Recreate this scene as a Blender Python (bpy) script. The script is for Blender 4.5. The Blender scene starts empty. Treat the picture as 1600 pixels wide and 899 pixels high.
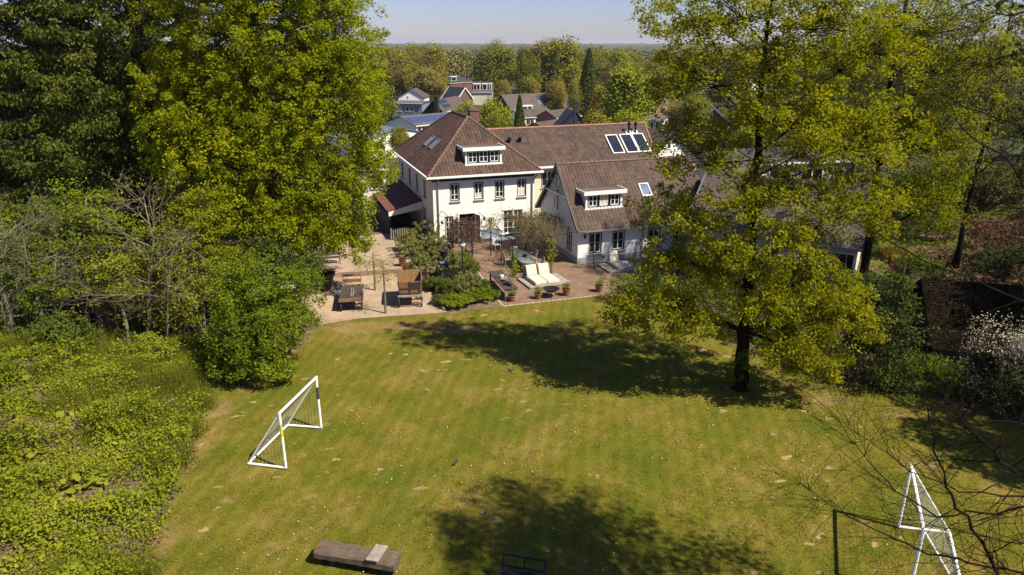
import bpy, math, random
import numpy as np
from mathutils import Vector
random.seed(7)
S = bpy.context.scene
COL = S.collection
R = math.radians
# ------------------------------------------------------------------ camera, sky, sun, exposure
H = 14.0
FP = 1100.0
PIT = math.atan(383.0 / FP)
cam = bpy.data.cameras.new('camera'); camo = bpy.data.objects.new('camera', cam); COL.objects.link(camo)
camo.location = (0, 0, H); camo.rotation_euler = (math.pi / 2 - PIT, 0, 0)
cam.sensor_width = 36; cam.lens = FP / 1600 * 36; cam.clip_start = 0.1; cam.clip_end = 20000
S.camera = camo
SUN_EL = R(51)
SX, SY = 0.868, -0.496                       # horizontal direction towards the sun
W = bpy.data.worlds.new('World'); S.world = W; W.use_nodes = True
nt = W.node_tree; bg = nt.nodes['Background']
sky = nt.nodes.new('ShaderNodeTexSky'); sky.sky_type = 'NISHITA'; sky.sun_disc = False
sky.sun_elevation = SUN_EL; sky.sun_rotation = math.atan2(SX, SY)
sky.air_density = 1.0; sky.dust_density = 0.3; sky.ozone_density = 3.0; sky.altitude = 50
tn = nt.nodes.new('ShaderNodeMix'); tn.data_type = 'RGBA'; tn.blend_type = 'MULTIPLY'; tn.inputs[0].default_value = 1.0; tn.inputs[7].default_value = (0.93, 0.93, 1.27, 1)
nt.links.new(sky.outputs[0], tn.inputs[6]); nt.links.new(tn.outputs[2], bg.inputs[0]); bg.inputs[1].default_value = 0.056
sl = bpy.data.lights.new('sun', 'SUN'); slo = bpy.data.objects.new('sun', sl); COL.objects.link(slo)
sl.energy = 5.0; sl.angle = R(0.53); sl.color = (1.0, 0.915, 0.75)
sd = Vector((SX * math.cos(SUN_EL), SY * math.cos(SUN_EL), math.sin(SUN_EL)))
slo.rotation_euler = sd.to_track_quat('Z', 'Y').to_euler(); slo.location = (60, -40, 80)
S.view_settings.view_transform = 'Standard'; S.view_settings.look = 'None'
S.view_settings.gamma = 1; S.view_settings.use_curve_mapping = False
S.view_settings.exposure = 0.74
S.render.engine = 'CYCLES'
S.cycles.max_bounces = 6; S.cycles.transparent_max_bounces = 4; S.cycles.volume_bounces = 0
# ------------------------------------------------------------------ pixel helpers (photo pixel -> real 3D point)
CP, SP = math.cos(PIT), math.sin(PIT)
def ray(px, py):
    x = (px - 800) / FP; y = -(py - 449.5) / FP
    return x, CP + y * SP, -SP + y * CP
def G(px, py, z=0.0):
    x, dy, dz = ray(px, py); t = (z - H) / dz
    return Vector((x * t, dy * t, z))
def AT(px, py, Y):
    x, dy, dz = ray(px, py); t = Y / dy
    return Vector((x * t, Y, H + dz * t))
# ------------------------------------------------------------------ materials
def new_mat(name):
    m = bpy.data.materials.new(name); m.use_nodes = True
    return m, m.node_tree, m.node_tree.nodes['Principled BSDF']
def node(t, k, **kw):
    n = t.nodes.new(k)
    for a, b in kw.items(): setattr(n, a, b)
    return n
def noise_col(t, stops, scale, detail=4, coord='Object', rough=0.6, dist=0.0):
    tc = node(t, 'ShaderNodeTexCoord'); n = node(t, 'ShaderNodeTexNoise')
    n.inputs['Scale'].default_value = scale; n.inputs['Detail'].default_value = detail
    n.inputs['Roughness'].default_value = rough; n.inputs['Distortion'].default_value = dist
    t.links.new(tc.outputs[coord], n.inputs['Vector'])
    r = node(t, 'ShaderNodeValToRGB'); e = r.color_ramp.elements
    while len(e) < len(stops): e.new(0.5)
    for i, (p, c) in enumerate(stops): e[i].position = p; e[i].color = (*c, 1)
    t.links.new(n.outputs[0], r.inputs[0])
    return r, n
def add_bump(t, b, src, strength, dist):
    bu = node(t, 'ShaderNodeBump'); bu.inputs['Strength'].default_value = strength; bu.inputs['Distance'].default_value = dist
    t.links.new(src, bu.inputs['Height']); t.links.new(bu.outputs[0], b.inputs['Normal'])
def mat_simple(name, c1, c2=None, scale=3.0, rough=0.7, metal=0.0, bump=0.0, lo=0.35, hi=0.65):
    m, t, b = new_mat(name)
    c2 = c2 or tuple(v * 0.8 for v in c1)
    r, n = noise_col(t, [(lo, c1), (hi, c2)], scale)
    t.links.new(r.outputs[0], b.inputs['Base Color'])
    b.inputs['Roughness'].default_value = rough; b.inputs['Metallic'].default_value = metal
    if bump: add_bump(t, b, n.outputs[0], 0.6, bump)
    return m
def mat_leaf(name, c1, c2, trans=0.35, rough=0.55, c3=None):
    m, t, b = new_mat(name)
    geo = node(t, 'ShaderNodeNewGeometry')
    r = node(t, 'ShaderNodeValToRGB'); e = r.color_ramp.elements
    e[0].position = 0.0; e[0].color = (*c1, 1); e[1].position = 1.0; e[1].color = (*c2, 1)
    if c3: x = e.new(0.9); x.color = (*c3, 1)
    # mix of per-leaf value and clump-scale noise
    tc = node(t, 'ShaderNodeTexCoord'); n = node(t, 'ShaderNodeTexNoise'); n.inputs['Scale'].default_value = 0.45; n.inputs['Detail'].default_value = 3
    t.links.new(tc.outputs['Object'], n.inputs['Vector'])
    mx = node(t, 'ShaderNodeMath', operation='MULTIPLY_ADD'); mx.inputs[1].default_value = 0.45; 
    t.links.new(geo.outputs['Random Per Island'], mx.inputs[0])
    m2 = node(t, 'ShaderNodeMath', operation='MULTIPLY_ADD'); m2.inputs[1].default_value = 1.6; m2.inputs[2].default_value = -0.5
    t.links.new(n.outputs[0], m2.inputs[0]); t.links.new(m2.outputs[0], mx.inputs[2])
    t.links.new(mx.outputs[0], r.inputs[0])
    b.inputs['Roughness'].default_value = rough + .15; b.inputs['Specular IOR Level'].default_value = 0.12
    t.links.new(r.outputs[0], b.inputs['Base Color'])
    tr = node(t, 'ShaderNodeBsdfTranslucent')
    hs = node(t, 'ShaderNodeHueSaturation'); hs.inputs['Saturation'].default_value = 1.1; hs.inputs['Value'].default_value = 1.3
    t.links.new(r.outputs[0], hs.inputs['Color']); t.links.new(hs.outputs[0], tr.inputs['Color'])
    ms = node(t, 'ShaderNodeMixShader'); ms.inputs[0].default_value = trans
    out = t.nodes['Material Output']
    t.links.new(b.outputs[0], ms.inputs[1]); t.links.new(tr.outputs[0], ms.inputs[2]); t.links.new(ms.outputs[0], out.inputs['Surface'])
    return m
def mat_tiles(name, c1, c2, pu=0.26, pv=0.34, bump=0.06, ridge=(0.5, 1.0)):
    m, t, b = new_mat(name)
    uv = node(t, 'ShaderNodeUVMap'); sp = node(t, 'ShaderNodeSeparateXYZ'); t.links.new(uv.outputs[0], sp.inputs[0])
    def mt(op, a, bb=None, c=None):
        n = node(t, 'ShaderNodeMath', operation=op)
        for i, v in enumerate((a, bb, c)):
            if v is None: continue
            if isinstance(v, (int, float)): n.inputs[i].default_value = v
            else: t.links.new(v, n.inputs[i])
        return n.outputs[0]
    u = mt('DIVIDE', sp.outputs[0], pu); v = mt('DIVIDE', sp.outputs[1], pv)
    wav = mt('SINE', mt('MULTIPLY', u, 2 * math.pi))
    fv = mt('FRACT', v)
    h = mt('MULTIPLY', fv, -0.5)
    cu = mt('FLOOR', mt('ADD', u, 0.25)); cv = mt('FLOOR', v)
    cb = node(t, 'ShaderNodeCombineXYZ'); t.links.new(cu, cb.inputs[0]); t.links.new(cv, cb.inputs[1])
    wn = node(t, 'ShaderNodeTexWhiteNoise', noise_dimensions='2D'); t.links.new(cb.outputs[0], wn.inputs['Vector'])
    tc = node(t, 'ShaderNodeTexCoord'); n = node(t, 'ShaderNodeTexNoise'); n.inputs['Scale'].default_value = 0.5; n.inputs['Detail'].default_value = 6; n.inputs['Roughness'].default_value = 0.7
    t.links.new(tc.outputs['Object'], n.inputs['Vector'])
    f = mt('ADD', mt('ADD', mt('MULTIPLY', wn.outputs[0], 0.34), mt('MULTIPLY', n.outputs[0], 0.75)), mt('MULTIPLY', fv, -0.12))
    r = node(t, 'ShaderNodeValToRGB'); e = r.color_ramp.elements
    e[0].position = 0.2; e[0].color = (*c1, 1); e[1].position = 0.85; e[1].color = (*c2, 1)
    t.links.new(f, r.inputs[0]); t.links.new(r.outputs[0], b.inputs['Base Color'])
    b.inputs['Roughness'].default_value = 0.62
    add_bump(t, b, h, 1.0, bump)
    return m
M = {}
M['plaster'] = mat_simple('white_plaster', (0.88, 0.87, 0.84), (0.76, 0.74, 0.69), 1.2, 0.9, lo=0.45, hi=0.95, bump=0.004)
m, t, b = new_mat('streaked_white_plaster'); r, n = noise_col(t, [(0.30, (0.70, 0.67, 0.60)), (0.46, (0.80, 0.78, 0.74)), (0.9, (0.84, 0.82, 0.78))], 1.0, 6, rough=.7)
mp = node(t, 'ShaderNodeMapping'); mp.inputs['Scale'].default_value = (2.2, 2.2, .35); tc = node(t, 'ShaderNodeTexCoord'); t.links.new(tc.outputs['Object'], mp.inputs[0]); t.links.new(mp.outputs[0], n.inputs['Vector'])
t.links.new(r.outputs[0], b.inputs['Base Color']); b.inputs['Roughness'].default_value = .9; r2, n2 = noise_col(t, [(0, (0, 0, 0)), (1, (1, 1, 1))], 30); add_bump(t, b, n2.outputs[0], .5, .006); M['plaster'] = m
M['plinth'] = mat_simple('grey_plinth', (0.36, 0.38, 0.42), (0.28, 0.3, 0.33), 2, 0.9)
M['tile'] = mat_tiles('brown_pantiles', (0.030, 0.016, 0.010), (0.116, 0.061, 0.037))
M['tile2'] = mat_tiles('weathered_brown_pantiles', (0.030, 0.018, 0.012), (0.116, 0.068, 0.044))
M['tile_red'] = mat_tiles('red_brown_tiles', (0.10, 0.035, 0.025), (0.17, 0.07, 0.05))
M['tile_grey'] = mat_tiles('grey_brown_roof', (0.050, 0.037, 0.028), (0.118, 0.086, 0.066), bump=0.03)
M['tile_dark'] = mat_tiles('dark_slate_roof', (0.018, 0.018, 0.022), (0.05, 0.048, 0.055), bump=0.03)
M['ridge'] = mat_simple('ridge_clay', (0.17, 0.095, 0.075), (0.11, 0.065, 0.055), 3, 0.8)
M['white'] = mat_simple('white_paint', (0.82, 0.82, 0.80), (0.72, 0.72, 0.69), 2, 0.45, lo=0.4, hi=0.9)
M['cream'] = mat_simple('cream_render', (0.66, 0.60, 0.48), (0.55, 0.5, 0.4), 1, 0.9)
M['darkframe'] = mat_simple('black_green_paint', (0.012, 0.018, 0.017), None, 2, 0.35)
M['zinc'] = mat_simple('zinc', (0.36, 0.38, 0.40), (0.27, 0.28, 0.30), 2, 0.45, 0.6)
M['zincroof'] = mat_simple('blue_grey_zinc', (0.30, 0.34, 0.40), (0.22, 0.26, 0.31), 0.4, 0.4, 0.5)
M['lead'] = mat_simple('bitumen', (0.13, 0.10, 0.085), (0.08, 0.065, 0.06), 1.2, 0.85)
M['brick'] = mat_simple('brown_brick', (0.19, 0.09, 0.065), (0.11, 0.06, 0.045), 8, 0.85, bump=0.01)
M['orange_brick'] = mat_simple('orange_brick', (0.42, 0.17, 0.09), (0.32, 0.13, 0.075), 3, 0.85)
M['darkwall'] = mat_simple('black_boarding', (0.014, 0.014, 0.018), (0.022, 0.022, 0.026), 2, 0.7)
M['bluewall'] = mat_simple('slate_blue_boarding', (0.10, 0.13, 0.20), None, 2, 0.6)
M['greyblue'] = mat_simple('grey_blue_facade', (0.20, 0.24, 0.30), (0.15, 0.18, 0.23), 1, 0.6)
M['iron'] = mat_simple('dark_iron', (0.016, 0.019, 0.022), (0.03, 0.03, 0.03), 8, 0.5, 0.5)
M['ironblue'] = mat_simple('grey_blue_iron', (0.035, 0.05, 0.062), None, 6, 0.5, 0.2)
M['wood_dark'] = mat_simple('dark_weathered_wood', (0.075, 0.055, 0.043), (0.035, 0.027, 0.022), 9, 0.8, bump=0.01)
M['wood_cart'] = mat_simple('brown_cart_wood', (0.25, 0.135, 0.055), (0.16, 0.085, 0.038), 7, 0.7, bump=0.008)
M['wood_grey'] = mat_simple('silver_grey_wood', (0.34, 0.30, 0.26), (0.22, 0.19, 0.165), 6, 0.85, bump=0.006)
M['cushion'] = mat_simple('cream_cushion', (0.62, 0.57, 0.46), (0.54, 0.49, 0.39), 2, 0.95)
M['terracotta'] = mat_simple('terracotta', (0.30, 0.12, 0.065), (0.20, 0.08, 0.05), 5, 0.85)
M['soil'] = mat_simple('soil', (0.10, 0.075, 0.05), (0.17, 0.12, 0.075), 2.5, 0.95, bump=0.05)
M['tabletop'] = mat_simple('grey_table', (0.22, 0.24, 0.26), (0.17, 0.19, 0.20), 3, 0.5)
M['rattan'] = mat_simple('pale_chair', (0.48, 0.43, 0.34), (0.36, 0.32, 0.25), 5, 0.8)
M['bark'] = mat_simple('bark', (0.062, 0.047, 0.034), (0.022, 0.018, 0.013), 4, 0.95, bump=0.05)
M['bark_pale'] = mat_simple('pale_bark', (0.20, 0.155, 0.10), (0.11, 0.085, 0.055), 4, 0.95, bump=0.03)
M['bark_dark'] = mat_simple('dark_twig', (0.020, 0.014, 0.009), (0.009, 0.007, 0.005), 4, 1.0)
M['bark_dark'].node_tree.nodes['Principled BSDF'].inputs['Specular IOR Level'].default_value = 0.05
M['twig'] = mat_simple('brown_twig', (0.15, 0.10, 0.06), (0.08, 0.055, 0.035), 4, 0.9)
M['greytwig'] = mat_simple('grey_twig', (0.19, 0.165, 0.11), (0.11, 0.095, 0.06), 4, 0.9)
# glass
m, t, b = new_mat('window_glass'); b.inputs['Base Color'].default_value = (0.012, 0.016, 0.018, 1); b.inputs['Roughness'].default_value = 0.06; M['glass'] = m
m, t, b = new_mat('solar_cells'); r, n = noise_col(t, [(0.3, (0.035, 0.055, 0.14)), (0.7, (0.05, 0.08, 0.19))], 1.5)
t.links.new(r.outputs[0], b.inputs['Base Color']); b.inputs['Roughness'].default_value = 0.22; M['solar'] = m
m, t, b = new_mat('thermal_collector'); r, n = noise_col(t, [(0.3, (0.012, 0.018, 0.03)), (0.8, (0.03, 0.035, 0.045))], 0.8)
t.links.new(r.outputs[0], b.inputs['Base Color']); b.inputs['Roughness'].default_value = 0.15; M['collector'] = m
M['skylight'] = mat_simple('skylight_glass', (0.10, 0.15, 0.24), (0.18, 0.22, 0.3), 2, 0.12)
m, t, b = new_mat('lamp_glass'); b.inputs['Base Color'].default_value = (0.5, 0.48, 0.45, 1); b.inputs['Roughness'].default_value = 0.25; M['lampglass'] = m
M['pvc'] = mat_simple('white_goal_tube', (0.86, 0.86, 0.84), (0.7, 0.7, 0.66), 6, 0.4, lo=0.4, hi=0.9)
M['net'] = mat_simple('net_cord', (0.36, 0.37, 0.29), None, 6, 0.7)
M['petal'] = mat_simple('white_petals', (0.80, 0.80, 0.74), None, 6, 0.7)
M['yellow'] = mat_simple('yellow_petals', (0.75, 0.5, 0.02), None, 6, 0.7)
M['stone'] = mat_simple('pale_stone', (0.42, 0.36, 0.28), (0.28, 0.23, 0.18), 6, 0.9, bump=0.02)
# leaves
M['L_beech'] = mat_leaf('yellow_green_leaves', (0.082, 0.118, 0.003), (0.355, 0.370, 0.005), 0.44)
M['L_oak'] = mat_leaf('young_oak_leaves', (0.125, 0.140, 0.005), (0.345, 0.335, 0.012), 0.48)
M['L_oak2'] = mat_leaf('young_green_oak_leaves', (0.095, 0.120, 0.004), (0.31, 0.31, 0.007), 0.44)
M['L_spruce'] = mat_leaf('spruce_needles', (0.036, 0.050, 0.006), (0.130, 0.150, 0.020), 0.16)
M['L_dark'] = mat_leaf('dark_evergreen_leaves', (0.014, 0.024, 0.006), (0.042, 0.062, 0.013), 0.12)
M['L_bush'] = mat_leaf('mid_green_leaves', (0.080, 0.125, 0.006), (0.230, 0.275, 0.014), 0.40)
M['L_olive'] = mat_leaf('olive_leaves', (0.065, 0.08, 0.014), (0.15, 0.165, 0.03), 0.3)
M['L_tan'] = mat_leaf('tan_budding_leaves', (0.11, 0.105, 0.02), (0.25, 0.215, 0.045), 0.25)
M['L_brown'] = mat_leaf('brown_old_leaves', (0.05, 0.028, 0.014), (0.16, 0.085, 0.042), 0.15)
M['L_far'] = mat_leaf('mid_distant_leaves', (0.05, 0.075, 0.010), (0.13, 0.16, 0.02), 0.25)
M['L_fardark'] = mat_leaf('dark_distant_leaves', (0.025, 0.045, 0.009), (0.075, 0.105, 0.018), 0.2)
M['L_bright'] = mat_leaf('bright_distant_leaves', (0.12, 0.16, 0.010), (0.27, 0.29, 0.02), 0.3)
M['L_nettle'] = mat_leaf('ground_cover_leaves', (0.085, 0.115, 0.005), (0.32, 0.345, 0.020), 0.38)
M['L_grass'] = mat_leaf('long_grass_blades', (0.095, 0.115, 0.010), (0.20, 0.20, 0.022), 0.35)
M['L_lawn'] = mat_leaf('lawn_blades', (0.095, 0.112, 0.008), (0.210, 0.175, 0.026), 0.30)
M['L_sedum'] = mat_leaf('rust_tipped_shrub_leaves', (0.10, 0.125, 0.025), (0.29, 0.27, 0.09), 0.28)
M['L_vine'] = mat_leaf('yellow_green_vine_leaves', (0.14, 0.17, 0.012), (0.34, 0.34, 0.03), 0.4)
M['L_blossom'] = mat_leaf('white_blossom', (0.42, 0.38, 0.26), (0.72, 0.67, 0.50), 0.3)
# ------------------------------------------------------------------ object helpers
def tag(o, label=None, cat=None, group=None, kind=None):
    if label: o['label'] = label
    if cat: o['category'] = cat
    if group: o['group'] = group
    if kind: o['kind'] = kind
    return o
def thing(name, label, cat, loc=(0, 0, 0), rz=0.0, group=None):
    o = bpy.data.objects.new(name, None); COL.objects.link(o); o.empty_display_size = 0.3
    o.location = loc; o.rotation_euler = (0, 0, rz)
    return tag(o, label, cat, group)
def link(name, me, mat, parent=None, loc=None):
    o = bpy.data.objects.new(name, me); COL.objects.link(o)
    if mat is not None: me.materials.append(mat)
    if parent is not None: o.parent = parent
    if loc is not None: o.location = loc
    return o
def np_mesh(name, V, F, mat, parent=None, loc=None, smooth=False):
    """V (N,3) array, F (M,k) array all of one k"""
    me = bpy.data.meshes.new(name); V = np.asarray(V, np.float32); F = np.asarray(F, np.int32); k = F.shape[1]
    me.vertices.add(len(V)); me.vertices.foreach_set('co', V.ravel())
    me.loops.add(F.size); me.loops.foreach_set('vertex_index', F.ravel())
    me.polygons.add(len(F)); me.polygons.foreach_set('loop_start', np.arange(0, F.size, k, dtype=np.int32))
    me.polygons.foreach_set('loop_total', np.full(len(F), k, np.int32))
    if smooth: me.polygons.foreach_set('use_smooth', np.ones(len(F), bool))
    me.update(calc_edges=True)
    return link(name, me, mat, parent, loc)
class MB:
    def __init__(s): s.v = []; s.f = []; s.uv = {}
    def poly(s, pts, uvs=None):
        i = len(s.v); s.v += [tuple(p) for p in pts]; s.f.append(tuple(range(i, i + len(pts))))
        if uvs: s.uv[len(s.f) - 1] = uvs
    def hexa(s, p):          # 8 corners: bottom 4 ccw, top 4 ccw
        i = len(s.v); s.v += [tuple(q) for q in p]
        for a in ((3, 2, 1, 0), (4, 5, 6, 7), (0, 1, 5, 4), (1, 2, 6, 5), (2, 3, 7, 6), (3, 0, 4, 7)): s.f.append(tuple(i + k for k in a))
    def box(s, x0, x1, y0, y1, z0, z1):
        s.hexa([(x0, y0, z0), (x1, y0, z0), (x1, y1, z0), (x0, y1, z0), (x0, y0, z1), (x1, y0, z1), (x1, y1, z1), (x0, y1, z1)]); return s
    def obox(s, o, d, n, a0, a1, b0, b1, z0, z1):   # along d, out along n
        def q(a, b, z): return (o[0] + d[0] * a + n[0] * b, o[1] + d[1] * a + n[1] * b, z)
        s.hexa([q(a0, b0, z0), q(a1, b0, z0), q(a1, b1, z0), q(a0, b1, z0), q(a0, b0, z1), q(a1, b0, z1), q(a1, b1, z1), q(a0, b1, z1)]); return s
    def bar(s, p, q, w, h=None):
        p = Vector(p); q = Vector(q); d = (q - p).normalized(); h = h or w
        up = Vector((0, 0, 1)) if abs(d.z) < 0.95 else Vector((1, 0, 0))
        x = d.cross(up).normalized() * w / 2; y = x.normalized().cross(d).normalized() * h / 2
        s.hexa([p - x - y, p + x - y, p + x + y, p - x + y, q - x - y, q + x - y, q + x + y, q - x + y]); return s
    def tube(s, pts, rad, n=6, cap=True):
        pts = [Vector(p) for p in pts]
        if isinstance(rad, (int, float)): rad = [rad] * len(pts)
        base = len(s.v); prev = None
        for i, p in enumerate(pts):
            d = (pts[min(i + 1, len(pts) - 1)] - pts[max(i - 1, 0)])
            if d.length < 1e-6: d = Vector((0, 0, 1))
            d.normalize()
            if prev is None: prev = Vector((1, 0, 0)) if abs(d.x) < 0.8 else Vector((0, 1, 0))
            x = (prev - d * prev.dot(d)).normalized(); y = d.cross(x); prev = x
            for k in range(n):
                a = 2 * math.pi * k / n; s.v.append(tuple(p + (x * math.cos(a) + y * math.sin(a)) * rad[i]))
        for i in range(len(pts) - 1):
            for k in range(n):
                a = base + i * n + k; b_ = base + i * n + (k + 1) % n; s.f.append((a, b_, b_ + n, a + n))
        if cap:
            s.f.append(tuple(base + k for k in range(n))[::-1]); s.f.append(tuple(base + (len(pts) - 1) * n + k for k in range(n)))
        return s
    def lathe(s, prof, c=(0, 0, 0), n=14):
        base = len(s.v)
        for r_, z in prof:
            for k in range(n):
                a = 2 * math.pi * k / n; s.v.append((c[0] + r_ * math.cos(a), c[1] + r_ * math.sin(a), c[2] + z))
        for i in range(len(prof) - 1):
            for k in range(n):
                a = base + i * n + k; b_ = base + i * n + (k + 1) % n; s.f.append((a, b_, b_ + n, a + n))
        s.f.append(tuple(base + k for k in range(n))[::-1]); s.f.append(tuple(base + (len(prof) - 1) * n + k for k in range(n)))
        return s
    def prism(s, poly, z0, z1):
        n = len(poly); i = len(s.v)
        s.v += [(p[0], p[1], z0) for p in poly] + [(p[0], p[1], z1) for p in poly]
        s.f.append(tuple(range(i, i + n))[::-1]); s.f.append(tuple(range(i + n, i + 2 * n)))
        for k in range(n): s.f.append((i + k, i + (k + 1) % n, i + n + (k + 1) % n, i + n + k))
        return s
    def build(s, name, mat, parent=None, loc=None, smooth=False, bevel=0.0):
        me = bpy.data.meshes.new(name); me.from_pydata(s.v, [], s.f)
        if s.uv:
            l = me.uv_layers.new(name='UVMap')
            for fi, u in s.uv.items():
                p = me.polygons[fi]
                for k, li in enumerate(p.loop_indices): l.data[li].uv = u[k]
        if smooth: me.polygons.foreach_set('use_smooth', [True] * len(me.polygons))
        o = link(name, me, mat, parent, loc)
        if bevel:
            bv = o.modifiers.new('bevel', 'BEVEL'); bv.width = bevel; bv.segments = 2; bv.limit_method = 'ANGLE'
        return o
def roof_poly(mb, pts, th=0.12, pu=0.26, amp=0.020):
    roof_slab(mb, pts, th)
    if not amp: return
    P = [Vector(p) for p in pts]; n = (P[1] - P[0]).cross(P[2] - P[0]).normalized()
    if n.z < 0: P = P[::-1]; n = -n
    e = Vector((0, 0, 1)).cross(n).normalized(); sd_ = n.cross(e); O = P[0]
    Q = [((p - O).dot(e), (p - O).dot(sd_)) for p in P]; bu, bv = O.dot(e), O.dot(sd_)
    u0 = min(q[0] for q in Q); u1 = max(q[0] for q in Q); st = pu / 4; N = int((u1 - u0) / st) + 1
    def clip(poly, lim, keep_gt):
        out = []
        for i in range(len(poly)):
            a, b_ = poly[i], poly[(i + 1) % len(poly)]
            ia, ib = ((a[0] >= lim) == keep_gt) or abs(a[0] - lim) < 1e-9, ((b_[0] >= lim) == keep_gt) or abs(b_[0] - lim) < 1e-9
            if ia: out.append(a)
            if ia != ib: t_ = (lim - a[0]) / (b_[0] - a[0]); out.append((lim, a[1] + (b_[1] - a[1]) * t_))
        return out
    for k in range(N):
        a = u0 + k * st; c = clip(clip(Q, a, True), a + st, False)
        if len(c) < 3: continue
        def pt(q): return O + e * q[0] + sd_ * q[1] + n * (0.006 + amp * (1 + math.sin((q[0] + bu) * 2 * math.pi / pu)))
        mb.poly([pt(q) for q in c], [(q[0] + bu, q[1] + bv) for q in c])
def roof_slab(mb, pts, th=0.12):
    P = [Vector(p) for p in pts]; n = (P[1] - P[0]).cross(P[2] - P[0]).normalized()
    if n.z < 0: P = P[::-1]; n = -n
    e = Vector((0, 0, 1)).cross(n)
    e = e.normalized() if e.length > 1e-4 else Vector((1, 0, 0))
    sdir = n.cross(e)
    mb.poly(P, [(p.dot(e), p.dot(sdir)) for p in P])
    Q = [p - Vector((0, 0, th)) for p in P]; k = len(P)
    mb.poly(Q[::-1])
    for i in range(k): mb.poly([Q[i], Q[(i + 1) % k], P[(i + 1) % k], P[i]])
# ------------------------------------------------------------------ foliage
def leaf_arrays(C, size, rng, up=0.6, out=None, aspect=0.6, fold=0.0, direction=None, dirw=0.0):
    n = len(C); C = np.asarray(C, float)
    N = rng.normal(size=(n, 3)); N /= np.linalg.norm(N, axis=1)[:, None]
    N *= 0.75; N[:, 2] += up
    if out is not None: N += out
    N /= np.linalg.norm(N, axis=1)[:, None]
    T = rng.normal(size=(n, 3))
    if direction is not None: T = T * (1 - dirw) + direction * dirw * 2
    T -= N * (T * N).sum(1)[:, None]; T /= np.linalg.norm(T, axis=1)[:, None]
    B = np.cross(N, T)
    s = np.broadcast_to(np.asarray(size, float), (n,)) * rng.uniform(0.7, 1.3, n)
    a = (s / 2)[:, None]; V = np.empty((n, 4, 3))
    V[:, 0] = C - T * a; V[:, 1] = C + B * a * aspect + T * a * 0.1; V[:, 2] = C + T * a; V[:, 3] = C - B * a * aspect + T * a * 0.1
    return V
def leaf_obj(name, V, mat, parent=None, loc=None):
    n = len(V); return np_mesh(name, V.reshape(-1, 3), np.arange(n * 4).reshape(n, 4), mat, parent, loc)
def cluster_leaves(cen, per, cr, flat, size, rng, up=0.6, droop=0.0, mid=None, aspect=0.6, outw=0.35):
    n = len(cen); per = int(per)
    cen = np.repeat(cen, per, 0)
    csz = np.repeat(rng.uniform(0.6, 1.35, n), per)
    off = rng.normal(size=(n * per, 3)); rr = np.linalg.norm(off, axis=1)[:, None]
    off = off / rr * (rng.uniform(0, 1, (n * per, 1)) ** 0.45) * cr * csz[:, None]
    off[:, 2] *= flat; off[:, 2] -= droop * (off[:, 0] ** 2 + off[:, 1] ** 2) / cr
    C = cen + off
    out = None
    if mid is not None:
        o = C - mid; out = o / np.linalg.norm(o, axis=1)[:, None] * outw
    return leaf_arrays(C, size, rng, up, out, aspect)
def blob_centres(blobs, rng, low=-0.75):
    out = []; idx = []
    for bi, (cx, cy, cz, rx, ry, rz, n) in enumerate(blobs):
        k = 0
        while k < n:
            d = rng.normal(size=3); d /= np.linalg.norm(d)
            if d[2] < low: continue
            r = rng.uniform() ** 0.42 * rng.uniform(0.86, 1.1)
            p = np.array([cx, cy, cz]) + d * r * np.array([rx, ry, rz])
            if p[2] < 0.3: continue
            out.append(p); idx.append(bi); k += 1
    return np.array(out), np.array(idx)
def bez(a, b, c, n):
    return [(1 - t) ** 2 * a + 2 * t * (1 - t) * b + t * t * c for t in [i / n for i in range(n + 1)]]
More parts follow.
